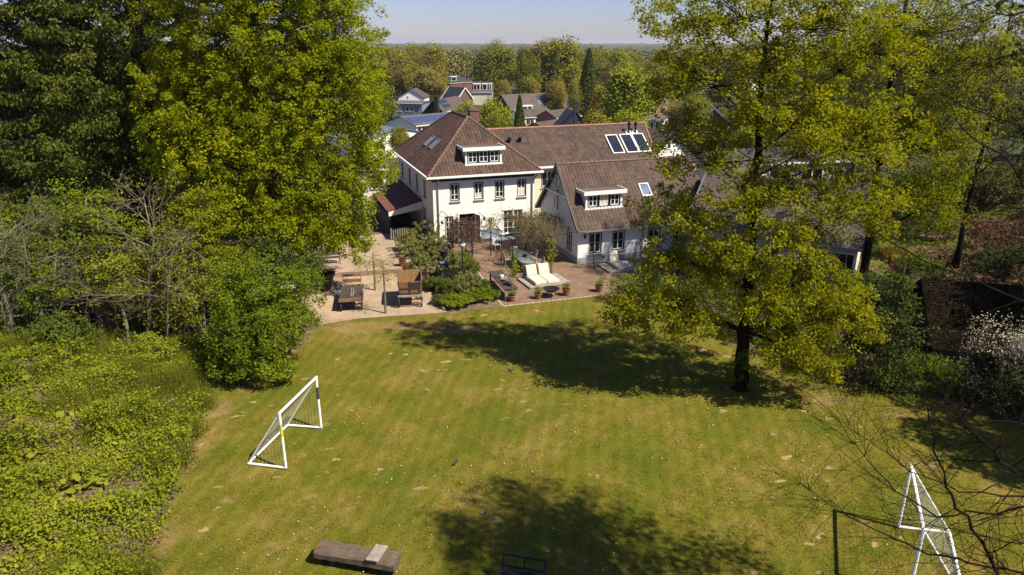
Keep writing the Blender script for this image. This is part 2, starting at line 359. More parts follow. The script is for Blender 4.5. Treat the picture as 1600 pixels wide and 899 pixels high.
def tree(name, label, cat, loc, trunk, r0, blobs, per, cr, leafsize, mat, bark, seed, flat=0.5, up=0.6, droop=0.0,
         group=None, limb_frac=0.35, zbase=None, twig=True, crown_name='crown', outw=0.35, limb_r=0.28, low=-0.75, aspect=0.6):
    """trunk: list of (x,y,z) relative to loc"""
    rng = np.random.default_rng(seed)
    root = thing(name, label, cat, loc, 0, group)
    tp = [Vector(p) for p in trunk]
    L = len(tp); rad = [r0 * (1 - 0.85 * i / (L - 1)) for i in range(L)]
    # resample trunk with slight wander
    pts = []; rs = []
    for i in range(L - 1):
        for k in range(4):
            f = k / 4; p = tp[i].lerp(tp[i + 1], f) + Vector((rng.normal(), rng.normal(), 0)) * r0 * 0.15 * (1 if (i or k) else 0)
            pts.append(p); rs.append(rad[i] * (1 - f) + rad[i + 1] * f)
    pts.append(tp[-1]); rs.append(rad[-1])
    rs[0] *= 1.5; rs[1] *= 1.12
    mb = MB(); mb.tube(pts, rs, 9)
    cen, idx = blob_centres(blobs, rng, low)
    def near_on_trunk(z):
        j = min(range(len(pts)), key=lambda q: abs(pts[q].z - z)); return pts[j], rs[j]
    lb = MB()
    for bi, b_ in enumerate(blobs):
        c = Vector(b_[:3]); h = (Vector((c.x, c.y, 0)) - Vector((pts[-1].x, pts[-1].y, 0))).length
        a, ar = near_on_trunk(max(c.z - 0.5 * h - 0.4 * b_[5], pts[-1].z * 0.16))
        mid = a.lerp(c, 0.5) + Vector((rng.normal() * 0.3, rng.normal() * 0.3, 0.12 * h))
        lp = bez(a, mid, c, 7); lr0 = max(ar * limb_r * 2 * 0.8, 0.04)
        lb.tube(lp, [lr0 * (1 - 0.75 * i / 7) for i in range(8)], 6)
        mem = cen[idx == bi]
        m_ = int(len(mem) * limb_frac)
        for q in mem[:m_]:
            q = Vector(q)
            j = min(range(2, 8), key=lambda w: (lp[w] - q).length + 0.3 * abs(w - 5)); s_ = lp[j]
            mm = s_.lerp(q, 0.5) + Vector((rng.normal(), rng.normal(), abs(rng.normal()))) * 0.12 * (q - s_).length
            rr = lr0 * (1 - 0.75 * j / 7) * 0.5
            lb.tube(bez(s_, mm, q, 4), [rr * (1 - 0.2 * w) + 0.006 for w in range(5)], 4, cap=False)
    mb.build('trunk', bark, root, smooth=True)
    if lb.v: lb.build('limbs', bark, root, smooth=True)
    mid = np.array([pts[-1].x, pts[-1].y, np.mean([b_[2] for b_ in blobs])])
    V = cluster_leaves(cen, per, cr, flat, leafsize, rng, up, droop, mid, outw=outw, aspect=aspect)
    V = V[V[:, :, 2].min(1) > 0.02]
    leaf_obj(crown_name, V, mat, root)
    return root
def shrub(name, label, loc, blobs, per, cr, leafsize, mat, seed, stems=6, cat='shrub', flat=0.8, up=0.4, stem_mat=None, group=None, stem_r=0.02, droop=0, low=-0.3):
    rng = np.random.default_rng(seed)
    root = thing(name, label, cat, loc, 0, group)
    cen, idx = blob_centres(blobs, rng, low)
    st = MB()
    for b_ in blobs:
        for k in range(stems):
            q = cen[rng.integers(len(cen))]; a = Vector((b_[0] * 0.5 + rng.normal() * 0.12, b_[1] * 0.5 + rng.normal() * 0.12, -0.1)); q = Vector(q)
            st.tube(bez(a, a.lerp(q, 0.4) + Vector((0, 0, 0.3 * q.z)), q, 4), [stem_r * (1 - 0.18 * w) for w in range(5)], 4)
    st.build('stems', stem_mat or M['bark'], root)
    mid = np.array([np.mean([b_[0] for b_ in blobs]), np.mean([b_[1] for b_ in blobs]), 0.0])
    V = cluster_leaves(cen, per, cr, flat, leafsize, rng, up, droop, mid)
    V = V[V[:, :, 2].min(1) > 0.0]
    leaf_obj('foliage', V, mat, root)
    return root
def spruce(label, loc, h, rbase, seed, z0=1.5, mat=None, name='spruce_tree', group=None, dens=3.4, nsize=0.24, tier=1.0):
    rng = np.random.default_rng(seed)
    root = thing(name, label, 'tree', loc, 0, group)
    MB().tube([(0, 0, 0), (0, 0, h * .5), (0, 0, h)], [h * .017, h * .011, 0.02], 8).build('trunk', M['bark'], root, smooth=True)
    bm_ = MB(); P = []; D = []
    z = z0
    while z < h - 0.3:
        f = (z - z0) / (h - z0); Lb = rbase * (1 - f) ** 0.8 * (0.85 + 0.3 * rng.random())
        nb = 6 if Lb > 1.2 else 4
        a0 = rng.uniform(0, 6.28)
        for k in range(nb):
            a = a0 + k * 6.28 / nb + rng.normal() * 0.2; l = Lb * rng.uniform(0.7, 1.12)
            d = np.array([math.cos(a), math.sin(a)]); side = np.array([-d[1], d[0]])
            n = int(max(3, l / 0.3)); bp = []
            for i in range(n + 1):
                t_ = i / n; r_ = l * t_; zz = z - 0.26 * l * math.sin(t_ * 2.4) * 0.9 + 0.1 * l * t_ ** 3
                bp.append((d[0] * r_, d[1] * r_, zz))
                if t_ > 0.12:
                    w = 0.36 * l * (1 - t_) ** 0.7 * 0.8 + 0.12
                    m_ = int(dens * (5 + 20 * w))
                    s_ = rng.uniform(-w, w, m_)
                    hang = rng.uniform(0, 1, m_) ** 1.8 * (0.2 + 0.5 * min(1, l / 4))
                    pt = np.stack([d[0] * r_ + side[0] * s_ + d[0] * rng.uniform(-.15, .3, m_), d[1] * r_ + side[1] * s_ + d[1] * rng.uniform(-.15, .3, m_), zz - hang - 0.16 * np.abs(s_)], 1)
                    P.append(pt); dd = np.stack([d[0] * .5 + side[0] * np.sign(s_) * .55, d[1] * .5 + side[1] * np.sign(s_) * .55, -0.25 - hang * 1.3], 1); D.append(dd)
            bm_.tube(bp, [0.045 * (1 - 0.8 * i / n) * min(1.3, l / 3 + .3) for i in range(n + 1)], 4, cap=False)
        z += tier * (0.75 + 0.5 * (1 - f)) * rng.uniform(.8, 1.2)
    P = np.concatenate(P); D = np.concatenate(D); D /= np.linalg.norm(D, axis=1)[:, None]
    V = leaf_arrays(P, nsize, rng, 0.45, None, 0.36, direction=D, dirw=0.7)
    bm_.build('boughs', M['bark'], root)
    leaf_obj('needles', V, mat or M['L_spruce'], root)
    return root
def rec_branch(mb, p, d, l, r, depth, rng, tips, bend=0.15, nchild=(2, 4), shrink=0.62, gravity=0.0, sides=4):
    n = 4; pts = [p]; cur = p.copy(); dd = d.normalized()
    for i in range(n):
        dd = (dd + Vector(rng.normal(size=3)) * bend + Vector((0, 0, gravity))).normalized()
        cur = cur + dd * (l / n); pts.append(cur.copy())
    mb.tube(pts, [r * (1 - 0.13 * i) for i in range(n + 1)], sides, cap=False)
    if depth == 0: tips.append(cur.copy()); return
    for k in range(rng.integers(*nchild)):
        i = rng.integers(1, n + 1)
        ax = Vector(rng.normal(size=3)); nd = (dd + ax.normalized() * rng.uniform(0.5, 0.95)).normalized()
        rec_branch(mb, pts[i], nd, l * shrink * rng.uniform(0.8, 1.2), r * 0.55, depth - 1, rng, tips, bend, nchild, shrink, gravity, sides)
    nd = dd
    rec_branch(mb, pts[-1], nd, l * shrink, r * 0.5, depth - 1, rng, tips, bend, nchild, shrink, gravity, sides)
def bare_tree(name, label, loc, trunk, r0, nlimb, llen, depth, seed, bark, leafmat=None, leafsize=0.08, per=3, cat='tree', z_from=0.3, spread=0.9, group=None, gravity=0.02, leafjit=0.15):
    rng = np.random.default_rng(seed); root = thing(name, label, cat, loc, 0, group)
    tp = [Vector(p) for p in trunk]; mb = MB(); n = len(tp)
    mb.tube(tp, [r0 * (1 - 0.75 * i / (n - 1)) for i in range(n)], 8); mb.build('trunk', bark, root, smooth=True)
    br = MB(); tips = []
    for k in range(nlimb):
        f = z_from + (1 - z_from) * (k + 0.5) / nlimb; x = f * (n - 1); i = min(int(x), n - 2); p = tp[i].lerp(tp[i + 1], x - i)
        a = k * 2.4 + rng.normal() * 0.3
        d = Vector((math.cos(a) * spread, math.sin(a) * spread, rng.uniform(0.2, 0.9)))
        rec_branch(br, p, d, llen * (1.1 - 0.5 * f), r0 * 0.42 * (1.1 - 0.6 * f), depth, rng, tips, 0.16, (2, 4), 0.62, gravity)
    br.build('branches', bark, root)
    if leafmat:
        T = np.repeat(np.array([tuple(q) for q in tips]), per, 0); T += rng.normal(size=T.shape) * leafjit
        leaf_obj('leaves', leaf_arrays(T, leafsize, rng, 0.4), leafmat, root)
    return root
# ------------------------------------------------------------------ windows and walls (in a local frame)
def window(parent, o, d, n, a0, a1, z0, z1, cols, rows, casing=True, sill=True, name='window', inset=0.06, fw=0.05, mun=0.024, framemat='white', sub=True, curtain=None):
    """frame mesh is the part; pane, casing and sill its sub-parts"""
    f = MB(); c = 0.07 if casing else 0
    A0, A1, Z0, Z1 = a0 + c, a1 - c, z0 + c, z1 - c
    f.obox(o, d, n, A0, A0 + fw, -inset - .05, -inset, Z0, Z1); f.obox(o, d, n, A1 - fw, A1, -inset - .05, -inset, Z0, Z1)
    f.obox(o, d, n, A0 + fw, A1 - fw, -inset - .05, -inset, Z0, Z0 + fw); f.obox(o, d, n, A0 + fw, A1 - fw, -inset - .05, -inset, Z1 - fw, Z1)
    for k in range(1, cols):
        x = A0 + (A1 - A0) * k / cols; w = fw * 0.55 if (cols % 2 == 0 and k == cols // 2) else mun / 2
        f.obox(o, d, n, x - w, x + w, -inset - .045, -inset - .004, Z0 + fw, Z1 - fw)
    for k in range(1, rows):
        z = Z0 + (Z1 - Z0) * k / rows; f.obox(o, d, n, A0 + fw, A1 - fw, -inset - .042, -inset - .008, z - mun / 2, z + mun / 2)
    fr = f.build(name, M[framemat], parent)
    tgt = fr if sub else parent
    MB().obox(o, d, n, A0 + .02, A1 - .02, -inset - .04, -inset - .03, Z0 + .02, Z1 - .02).build('pane', M['glass'], tgt)
    if curtain: MB().obox(o, d, n, A0 + fw, A1 - fw, -inset - .0295, -inset - .022, Z0 + fw, Z0 + (Z1 - Z0) * curtain).build('curtain', M['cushion'], tgt)
    if casing:
        k = MB(); k.obox(o, d, n, a0, a0 + c, -.13, -.02, z0, z1); k.obox(o, d, n, a1 - c, a1, -.13, -.02, z0, z1)
        k.obox(o, d, n, a0 + c, a1 - c, -.13, -.02, z1 - c, z1); k.obox(o, d, n, a0 + c, a1 - c, -.13, -.02, z0, z0 + c)
        k.build('casing', M['darkframe'], tgt)
    if sill: MB().obox(o, d, n, a0 - .04, a1 + .04, -.02, .07, z0 - .13, z0 - .03).build('sill', M['zinc'], tgt)
    return fr
def wall_panel(mb, o, d, n, a0, a1, z0, z1, holes, depth=0.14):
    xs = sorted({a0, a1, *[h for q in holes for h in q[:2]]}); zs = sorted({z0, z1, *[h for q in holes for h in q[2:]]})
    def q(a, b, z): return (o[0] + d[0] * a + n[0] * b, o[1] + d[1] * a + n[1] * b, z)
    for i in range(len(xs) - 1):
        for j in range(len(zs) - 1):
            xm, zm = (xs[i] + xs[i + 1]) / 2, (zs[j] + zs[j + 1]) / 2
            if any(h[0] < xm < h[1] and h[2] < zm < h[3] for h in holes): continue
            mb.poly([q(xs[i], 0, zs[j]), q(xs[i + 1], 0, zs[j]), q(xs[i + 1], 0, zs[j + 1]), q(xs[i], 0, zs[j + 1])])
    for h in holes:
        A, B, C, D = h
        for (p1, p2) in (((A, C), (A, D)), ((A, D), (B, D)), ((B, D), (B, C)), ((B, C), (A, C))):
            mb.poly([q(p1[0], 0, p1[1]), q(p1[0], -depth, p1[1]), q(p2[0], -depth, p2[1]), q(p2[0], 0, p2[1])])
# ------------------------------------------------------------------ ground
def poly_px(l): return np.array([tuple(G(*p))[:2] for p in l])
LAWN = poly_px([(150, 1100), (225, 899), (262, 800), (300, 690), (330, 610), (400, 585), (470, 545), (497, 512), (515, 500), (700, 491), (790, 478), (935, 462), (1000, 478), (1100, 520), (1200, 560), (1300, 590), (1400, 612), (1500, 640), (1600, 668), (1750, 710), (2100, 1100)])
def inside(P, poly):
    x, y = P[:, 0], P[:, 1]; c = np.zeros(len(P), bool); n = len(poly)
    for i in range(n):
        x1, y1 = poly[i]; x2, y2 = poly[(i + 1) % n]
        k = ((y1 > y) != (y2 > y)) & (x < (x2 - x1) * (y - y1) / (y2 - y1 + 1e-12) + x1); c ^= k
    return c
EL = np.array([tuple(G(*p))[:2] for p in [(225, 899), (262, 800), (300, 690), (330, 610)]])
def smooth(t): t = np.clip(t, 0, 1); return t * t * (3 - 2 * t)
def drop_(y):
    return -4.2 * smooth((y - 74) / 50) - 3.0 * smooth((y - 120) / 80) - 3.5 * smooth((y - 200) / 300)
def zg(x, y):
    x = np.asarray(x, float); y = np.asarray(y, float)
    xl = np.interp(y, EL[:, 1], EL[:, 0], left=EL[0, 0] + 0.3, right=EL[-1, 0])
    k = smooth((xl - 0.2 - x) / 1.2) * 0.45 + smooth((xl - 0.8 - x) / 8) * 1.5
    k = k * smooth((34 - y) / 8)
    bump = 0.12 * np.sin(x * 1.3 + y * 0.7) * np.sin(y * 1.1 - x * 0.4) * smooth((xl - 0.5 - x) / 2) * smooth((34 - y) / 6)
    r = smooth((x - 24 - (y - 34) * 0.35) / 14) * 2.2 * smooth((y - 26) / 10) * smooth((110 - y) / 30)
    roll = 0.05 * np.sin(x * 0.45 + 1) * np.sin(y * 0.38)
    near = smooth((34 - y) / 4)
    return k + bump + r + roll * near + drop_(y)
xs = np.concatenate([[-9000, -3000, -1200, -500, -250, -120, -80, -60, -45, -36], np.arange(-30, 32, 0.35), [36, 45, 60, 80, 120, 250, 500, 1200, 3000, 9000]])
ys = np.concatenate([[-400, -100, -30, -10, 0, 4], np.arange(8, 64, 0.35), [66, 70, 74, 78, 82, 86, 90, 95, 100, 106, 112, 118, 125, 132, 140, 150, 160, 175, 190, 210, 230, 260, 300, 350, 400, 500, 700, 1200, 2500, 5000, 12000]])
gx, gy = np.meshgrid(xs, ys); GV = np.stack([gx.ravel(), gy.ravel(), zg(gx.ravel(), gy.ravel())], 1)
nx_, ny_ = len(xs), len(ys); ii, jj = np.meshgrid(np.arange(nx_ - 1), np.arange(ny_ - 1)); a_ = (jj * nx_ + ii).ravel()
m, t, b = new_mat('lawn_and_soil')
tc = node(t, 'ShaderNodeTexCoord')
def nz(scale, det=4, rough=0.6, stretch=None, dist=0.0):
    n = node(t, 'ShaderNodeTexNoise'); n.inputs['Scale'].default_value = scale; n.inputs['Detail'].default_value = det; n.inputs['Roughness'].default_value = rough; n.inputs['Distortion'].default_value = dist
    if stretch:
        mp = node(t, 'ShaderNodeMapping'); mp.inputs['Scale'].default_value = stretch; t.links.new(tc.outputs['Object'], mp.inputs[0]); t.links.new(mp.outputs[0], n.inputs['Vector'])
    else: t.links.new(tc.outputs['Object'], n.inputs['Vector'])
    return n.outputs[0]
def ramp(src, stops):
    r = node(t, 'ShaderNodeValToRGB'); e = r.color_ramp.elements
    while len(e) < len(stops): e.new(0.5)
    for i, (p, c) in enumerate(stops): e[i].position = p; e[i].color = (*c, 1) if len(c) == 3 else c
    t.links.new(src, r.inputs[0]); return r.outputs[0]
def mixc(f, a, b_):
    n = node(t, 'ShaderNodeMix', data_type='RGBA'); t.links.new(f, n.inputs['Factor']) if not isinstance(f, float) else setattr(n.inputs['Factor'], 'default_value', f)
    for s_, v in ((n.inputs[6], a), (n.inputs[7], b_)):
        if isinstance(v, tuple): s_.default_value = (*v, 1)
        else: t.links.new(v, s_)
    return n.outputs[2]
grass = ramp(nz(0.35, 8, 0.72), [(0.36, (0.088, 0.106, 0.008)), (0.50, (0.132, 0.122, 0.013)), (0.64, (0.200, 0.148, 0.032))])
fine = ramp(nz(14, 5, 0.75), [(0.25, (0.55, 0.55, 0.55)), (0.75, (1.35, 1.35, 1.35))])
mu = node(t, 'ShaderNodeMix', data_type='RGBA', blend_type='MULTIPLY'); mu.inputs[0].default_value = 1.0
t.links.new(grass, mu.inputs[6]); t.links.new(fine, mu.inputs[7]); grass = mu.outputs[2]
wv = node(t, 'ShaderNodeTexWave', wave_type='BANDS', bands_direction='X'); wv.inputs['Scale'].default_value = 0.55; wv.inputs['Distortion'].default_value = 1.2; wv.inputs['Detail'].default_value = 1
mpw = node(t, 'ShaderNodeMapping'); mpw.inputs['Rotation'].default_value = (0, 0, R(8)); t.links.new(tc.outputs['Object'], mpw.inputs[0]); t.links.new(mpw.outputs[0], wv.inputs['Vector'])
bands = ramp(wv.outputs[0], [(0.0, (0.90, 0.92, 0.9)), (1.0, (1.10, 1.08, 1.1))])
mu2 = node(t, 'ShaderNodeMix', data_type='RGBA', blend_type='MULTIPLY'); mu2.inputs[0].default_value = 1.0; t.links.new(grass, mu2.inputs[6]); t.links.new(bands, mu2.inputs[7]); grass = mu2.outputs[2]
spots = ramp(nz(1.15, 3, 0.5, (1, 1.5, 1)), [(0.655, (0, 0, 0)), (0.70, (1, 1, 1))])
area = ramp(nz(0.13, 2, 0.5), [(0.44, (0, 0, 0)), (0.58, (1, 1, 1))])
sm = node(t, 'ShaderNodeMath', operation='MULTIPLY'); t.links.new(spots, sm.inputs[0]); t.links.new(area, sm.inputs[1])
grass = mixc(sm.outputs[0], grass, (0.40, 0.27, 0.14))
soilc = ramp(nz(1.6, 7, 0.75), [(0.3, (0.055, 0.04, 0.025)), (0.52, (0.15, 0.105, 0.06)), (0.7, (0.27, 0.19, 0.115))])
dry = ramp(nz(0.9, 6, 0.7), [(0.35, (0.15, 0.115, 0.028)), (0.58, (0.235, 0.16, 0.058)), (0.75, (0.42, 0.29, 0.15))])
at = node(t, 'ShaderNodeAttribute', attribute_name='kind'); sp = node(t, 'ShaderNodeSeparateColor'); t.links.new(at.outputs['Color'], sp.inputs[0])
def jit(src, w):
    n1 = node(t, 'ShaderNodeMath', operation='MULTIPLY_ADD'); t.links.new(nz(2.2, 5, 0.7), n1.inputs[0]); n1.inputs[1].default_value = w; n1.inputs[2].default_value = -w / 2
    n2 = node(t, 'ShaderNodeMath', operation='ADD'); t.links.new(src, n2.inputs[0]); t.links.new(n1.outputs[0], n2.inputs[1])
    return ramp(n2.outputs[0], [(0.35, (0, 0, 0)), (0.6, (1, 1, 1))])
c = mixc(jit(sp.outputs[1], 1.1), grass, dry)
c = mixc(jit(sp.outputs[0], 0.5), c, soilc)
c = mixc(sp.outputs[2], c, ramp(nz(0.08, 6, 0.7), [(0.35, (0.035, 0.045, 0.014)), (0.55, (0.065, 0.07, 0.022)), (0.7, (0.11, 0.10, 0.05))]))
t.links.new(c, b.inputs['Base Color']); b.inputs['Roughness'].default_value = 0.95; b.inputs['Specular IOR Level'].default_value = 0.1
add_bump(t, b, nz(22, 4, 0.7), 0.8, 0.03)
gnd = np_mesh('lawn_ground', GV, np.stack([a_, a_ + 1, a_ + 1 + nx_, a_ + nx_], 1), m, smooth=True); tag(gnd, kind='structure')
soil = 1.0 - inside(GV[:, :2], LAWN).astype(float)
far_ = (GV[:, 1] > 66) | (np.abs(GV[:, 0]) > 45); soil[far_] = 0.2
# worn, dry places seen on the lawn: along the gravel edge, along the bank, by the goal
dryv = np.zeros(len(GV))
def addry(px, py, rx, ry, w):
    q = G(px, py); global dryv
    dryv = np.maximum(dryv, w * np.exp(-(((GV[:, 0] - q.x) / rx) ** 2 + ((GV[:, 1] - q.y) / ry) ** 2)))
for a in [(560, 512, 2.4, 1.0, .95), (640, 508, 2.2, .9, .7), (720, 515, 1.8, .9, .8), (318, 700, .7, 2.2, .6), (345, 640, .8, 1.6, .65), (250, 850, .7, 1.6, .7), (390, 600, 1.3, 1.0, .7), (365, 780, .7, .3, .7), (475, 800, .35, .2, .85), (485, 773, .3, .15, .85), (420, 752, .5, .2, .6), (1300, 625, 1.6, .8, .7), (1420, 650, 1.4, .6, .6), (1210, 600, 1.5, .5, .5), (430, 850, 1.0, .6, .5), (1440, 730, 2.0, .8, .5), (640, 770, .5, .4, .6), (720, 795, .4, .3, .6)]: addry(*a)
ca = gnd.data.color_attributes.new('kind', 'FLOAT_COLOR', 'POINT')
ca.data.foreach_set('color', np.stack([soil, dryv, far_.astype(float), np.ones_like(soil)], 1).astype(np.float32).ravel())
def sheet(name, px, z, mat, kind='structure'):
    P = [tuple(G(*p))[:2] for p in px]
    mb = MB(); mb.poly([(x, y, z) for x, y in P][::-1]); o = mb.build(name, mat)
    if o.data.polygons[0].normal.z < 0: o.data.flip_normals()
    return tag(o, kind=kind)
m, t, b = new_mat('gravel'); r, n = noise_col(t, [(0.3, (0.22, 0.155, 0.10)), (0.5, (0.37, 0.275, 0.19)), (0.7, (0.50, 0.385, 0.275))], 9, 5, rough=0.8)
r2, n2 = noise_col(t, [(0.4, (0.8, 0.78, 0.76)), (0.65, (1.08, 1.05, 1.02))], 0.7, 3)
mu = node(t, 'ShaderNodeMix', data_type='RGBA', blend_type='MULTIPLY'); mu.inputs[0].default_value = 1.0
t.links.new(r.outputs[0], mu.inputs[6]); t.links.new(r2.outputs[0], mu.inputs[7]); t.links.new(mu.outputs[2], b.inputs['Base Color']); b.inputs['Roughness'].default_value = 0.95
add_bump(t, b, n.outputs[0], 0.8, 0.03); M['gravel'] = m
m, t, b = new_mat('brick_pavers'); tc = node(t, 'ShaderNodeTexCoord'); mp = node(t, 'ShaderNodeMapping'); mp.inputs['Rotation'].default_value = (0, 0, R(-17)); mp.inputs['Scale'].default_value = (1, 1, 1)
bt = node(t, 'ShaderNodeTexBrick'); bt.inputs['Scale'].default_value = 1.0; bt.inputs['Brick Width'].default_value = 0.22; bt.inputs['Row Height'].default_value = 0.09; bt.inputs['Mortar Size'].default_value = 0.006
bt.inputs['Color1'].default_value = (0.24, 0.15, 0.095, 1); bt.inputs['Color2'].default_value = (0.17, 0.108, 0.07, 1); bt.inputs['Mortar'].default_value = (0.10, 0.075, 0.05, 1)
t.links.new(tc.outputs['Object'], mp.inputs[0]); t.links.new(mp.outputs[0], bt.inputs['Vector'])
r, n = noise_col(t, [(0.35, (0.72, 0.72, 0.72)), (0.6, (1.1, 1.06, 1.0)), (0.75, (1.35, 1.25, 1.1))], 1.1, 5)
mu = node(t, 'ShaderNodeMix', data_type='RGBA', blend_type='MULTIPLY'); mu.inputs[0].default_value = 1.0
t.links.new(bt.outputs[0], mu.inputs[6]); t.links.new(r.outputs[0], mu.inputs[7]); t.links.new(mu.outputs[2], b.inputs['Base Color']); b.inputs['Roughness'].default_value = 0.9; M['paver'] = m
sheet('gravel_court', [(470, 470), (500, 508), (560, 498), (700, 488), (672, 455), (655, 420), (640, 395), (640, 372), (600, 366), (480, 372), (420, 400)], 0.006, M['gravel'])
sheet('paver_strip', [(500, 436), (500, 428), (590, 423), (668, 416), (668, 423), (590, 430)], 0.011, M['paver'])
sheet('terrace', [(786, 478), (935, 461), (1100, 437), (1060, 395), (940, 368), (880, 350), (820, 345), (700, 362), (700, 388), (737, 412)], 0.007, M['paver'])
m_edge = M['stone']
eb = MB()
for a, b_ in (((786, 479), (935, 462)), ((786, 479), (737, 412)), ((866, 396), (905, 413))):
    p, q = G(*a), G(*b_); n_ = int((q - p).length / 0.32); d = (q - p).normalized(); s_ = Vector((-d.y, d.x, 0))
    for i in range(n_):
        c0 = p + (q - p) * (i + 0.5) / n_; eb.obox((c0.x, c0.y), (d.x, d.y), (s_.x, s_.y), -0.145, 0.145, -0.06, 0.06, -0.03, 0.022 + 0.006 * random.random())
tag(eb.build('terrace_edging', m_edge), kind='structure')
sheet('planting_bed', [(640, 372), (640, 395), (655, 420), (672, 455), (700, 488), (786, 479), (737, 412), (700, 388), (700, 362), (672, 360)], 0.005, M['soil'])
# ------------------------------------------------------------------ villa
TH = 19.1
villa = thing('villa', 'white two storey villa with a hipped brown pantile roof and a wide white dormer', 'house', (-5.93, 49.47, 0), R(TH))
D_, W_ = 14.0, 8.6
wl = MB()
FO, FD, FN = (0.4, 0.4), (1, 0), (0, -1)          # front wall: from left corner, along +x, outward -y
fw = [(1.24, 1.99, 3.08, 4.38), (3.05, 3.80, 3.08, 4.38), (4.67, 5.42, 3.08, 4.38), (6.40, 7.15, 3.08, 4.38)]
gf = [(0.80, 1.45, 0.0, 1.98), (1.85, 3.15, 0.0, 2.15), (5.35, 6.05, 0.3, 2.1), (6.15, 6.85, 0.3, 2.1)]
wall_panel(wl, FO, FD, FN, 0, 7.8, 0, 4.82, fw + gf)
LO, LD, LN = (0.4, 13.6), (0, -1), (-1, 0)
lw = [(a, a + 0.9, 3.0, 4.25) for a in (1.2, 4.35, 7.2, 10.0)] + [(9.6, 10.6, 0.1, 2.1)]
wall_panel(wl, LO, LD, LN, 0, 13.2, 0, 4.82, lw)
wl.poly([(8.2, 0.4, 0), (8.2, 13.6, 0), (8.2, 13.6, 4.82), (8.2, 0.4, 4.82)])
wl.poly([(8.2, 13.6, 0), (0.4, 13.6, 0), (0.4, 13.6, 4.82), (8.2, 13.6, 4.82)])
wl.build('wall', M['plaster'], villa)
fl = MB(); fl.box(0.62, 7.98, 0.62, 13.38, 2.5, 2.7); fl.build('floor', M['wood_dark'], villa)
for h, cu in zip(fw, (None, .35, None, .52)): window(villa, FO, FD, FN, *h, 2, 3, curtain=cu)
for h in lw[:4]: window(villa, LO, LD, LN, *h, 2, 3)
window(villa, LO, LD, LN, *lw[4], 2, 3, sill=False, name='side_door')
window(villa, FO, FD, FN, *gf[0], 2, 5, sill=False, name='french_door')
window(villa, FO, FD, FN, *gf[2], 2, 4, casing=False); window(villa, FO, FD, FN, *gf[3], 2, 4, casing=False)
# doorway in the middle stands open: frame and two leaves swung out
df = MB(); df.obox(FO, FD, FN, 1.78, 1.9, -.05, .05, 0, 2.2); df.obox(FO, FD, FN, 3.1, 3.22, -.05, .05, 0, 2.2); df.obox(FO, FD, FN, 1.9, 3.1, -.05, .05, 2.08, 2.2); df.build('door_frame', M['white'], villa)
for a, dx in ((1.84, -0.25), (3.16, 0.22)):
    L_ = math.hypot(dx, 0.8); dd = (dx / L_, -0.8 / L_)
    window(villa, (0.4 + a, 0.35), dd, (dd[1], -dd[0]), 0.02, 0.66, 0.05, 2.05, 2, 4, casing=False, sill=False, name='door_leaf', inset=-0.03)
tr_ = MB(); tr_.obox(FO, FD, FN, 5.25, 6.95, 0, .05, 2.1, 2.2); tr_.obox(FO, FD, FN, 6.05, 6.15, 0, .03, .3, 2.1); tr_.obox(FO, FD, FN, 5.25, 6.95, 0, .07, .22, .3); tr_.build('window_surround', M['white'], villa)
rf = MB(); E0, Z5, ZR = 0.0, 5.0, 8.6
A_, B_ = (4.3, 4.7, ZR), (4.3, 9.3, ZR); c0, c1, c2, c3 = (0, 0, Z5), (W_, 0, Z5), (W_, D_, Z5), (0, D_, Z5)
roof_poly(rf, [c0, c1, A_]); roof_poly(rf, [c1, c2, B_, A_]); roof_poly(rf, [c2, c3, B_]); roof_poly(rf, [c3, c0, A_, B_])
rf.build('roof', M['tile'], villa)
rt = MB()
for p, q in ((c0, A_), (c1, A_), (A_, B_), (c2, B_), (c3, B_)):
    p, q = Vector(p), Vector(q); n_ = int((q - p).length / 0.36)
    for i in range(n_): rt.tube([p.lerp(q, i / n_) + Vector((0, 0, .02)), p.lerp(q, (i + 1.08) / n_) + Vector((0, 0, .005))], [0.115, 0.095], 6)
rt.build('ridge_tiles', M['ridge'], villa)
gt = MB(); g_ = 0.14
gt.box(-g_, W_ + g_, -g_, 0.0, 4.86, 5.0); gt.box(-g_, W_ + g_, D_, D_ + g_, 4.86, 5.0); gt.box(-g_, 0, 0, D_, 4.86, 5.0); gt.box(W_, W_ + g_, 0, D_, 4.86, 5.0)
gt.build('gutter', M['white'], villa)
sf = MB(); sf.box(0.02, W_ - .02, 0.02, 0.398, 4.74, 4.855); sf.box(0.02, 0.398, 0.4, D_ - .02, 4.74, 4.855); sf.box(W_ - .398, W_ - .02, 0.4, D_ - .02, 4.74, 4.855); sf.build('soffit', M['darkframe'], villa)
fz = MB(); fz.obox(FO, FD, FN, -.03, 7.8, .001, .03, 4.56, 4.735); fz.obox(LO, LD, LN, 0, 13.23, .001, .03, 4.56, 4.735); fz.build('frieze', M['darkframe'], villa)
MB().tube([(0.75, 0.0, 4.85), (0.75, 0.32, 4.5), (0.75, 0.32, 0.1)], 0.045, 8).build('downpipe', M['zinc'], villa)
MB().tube([(8.35, 0.0, 4.85), (8.0, 0.32, 4.2), (8.0, 0.32, 0.1)], 0.045, 8).build('downpipe', M['zinc'], villa)
ch = MB(); ch.box(4.75, 5.5, 5.6, 6.3, 7.2, 8.95); ch.box(4.70, 5.55, 5.55, 6.35, 8.95, 9.06); co = ch.build('chimney', M['brick'], villa)
MB().box(4.85, 5.4, 5.7, 6.2, 9.062, 9.12).build('chimney_cap', M['lead'], co)
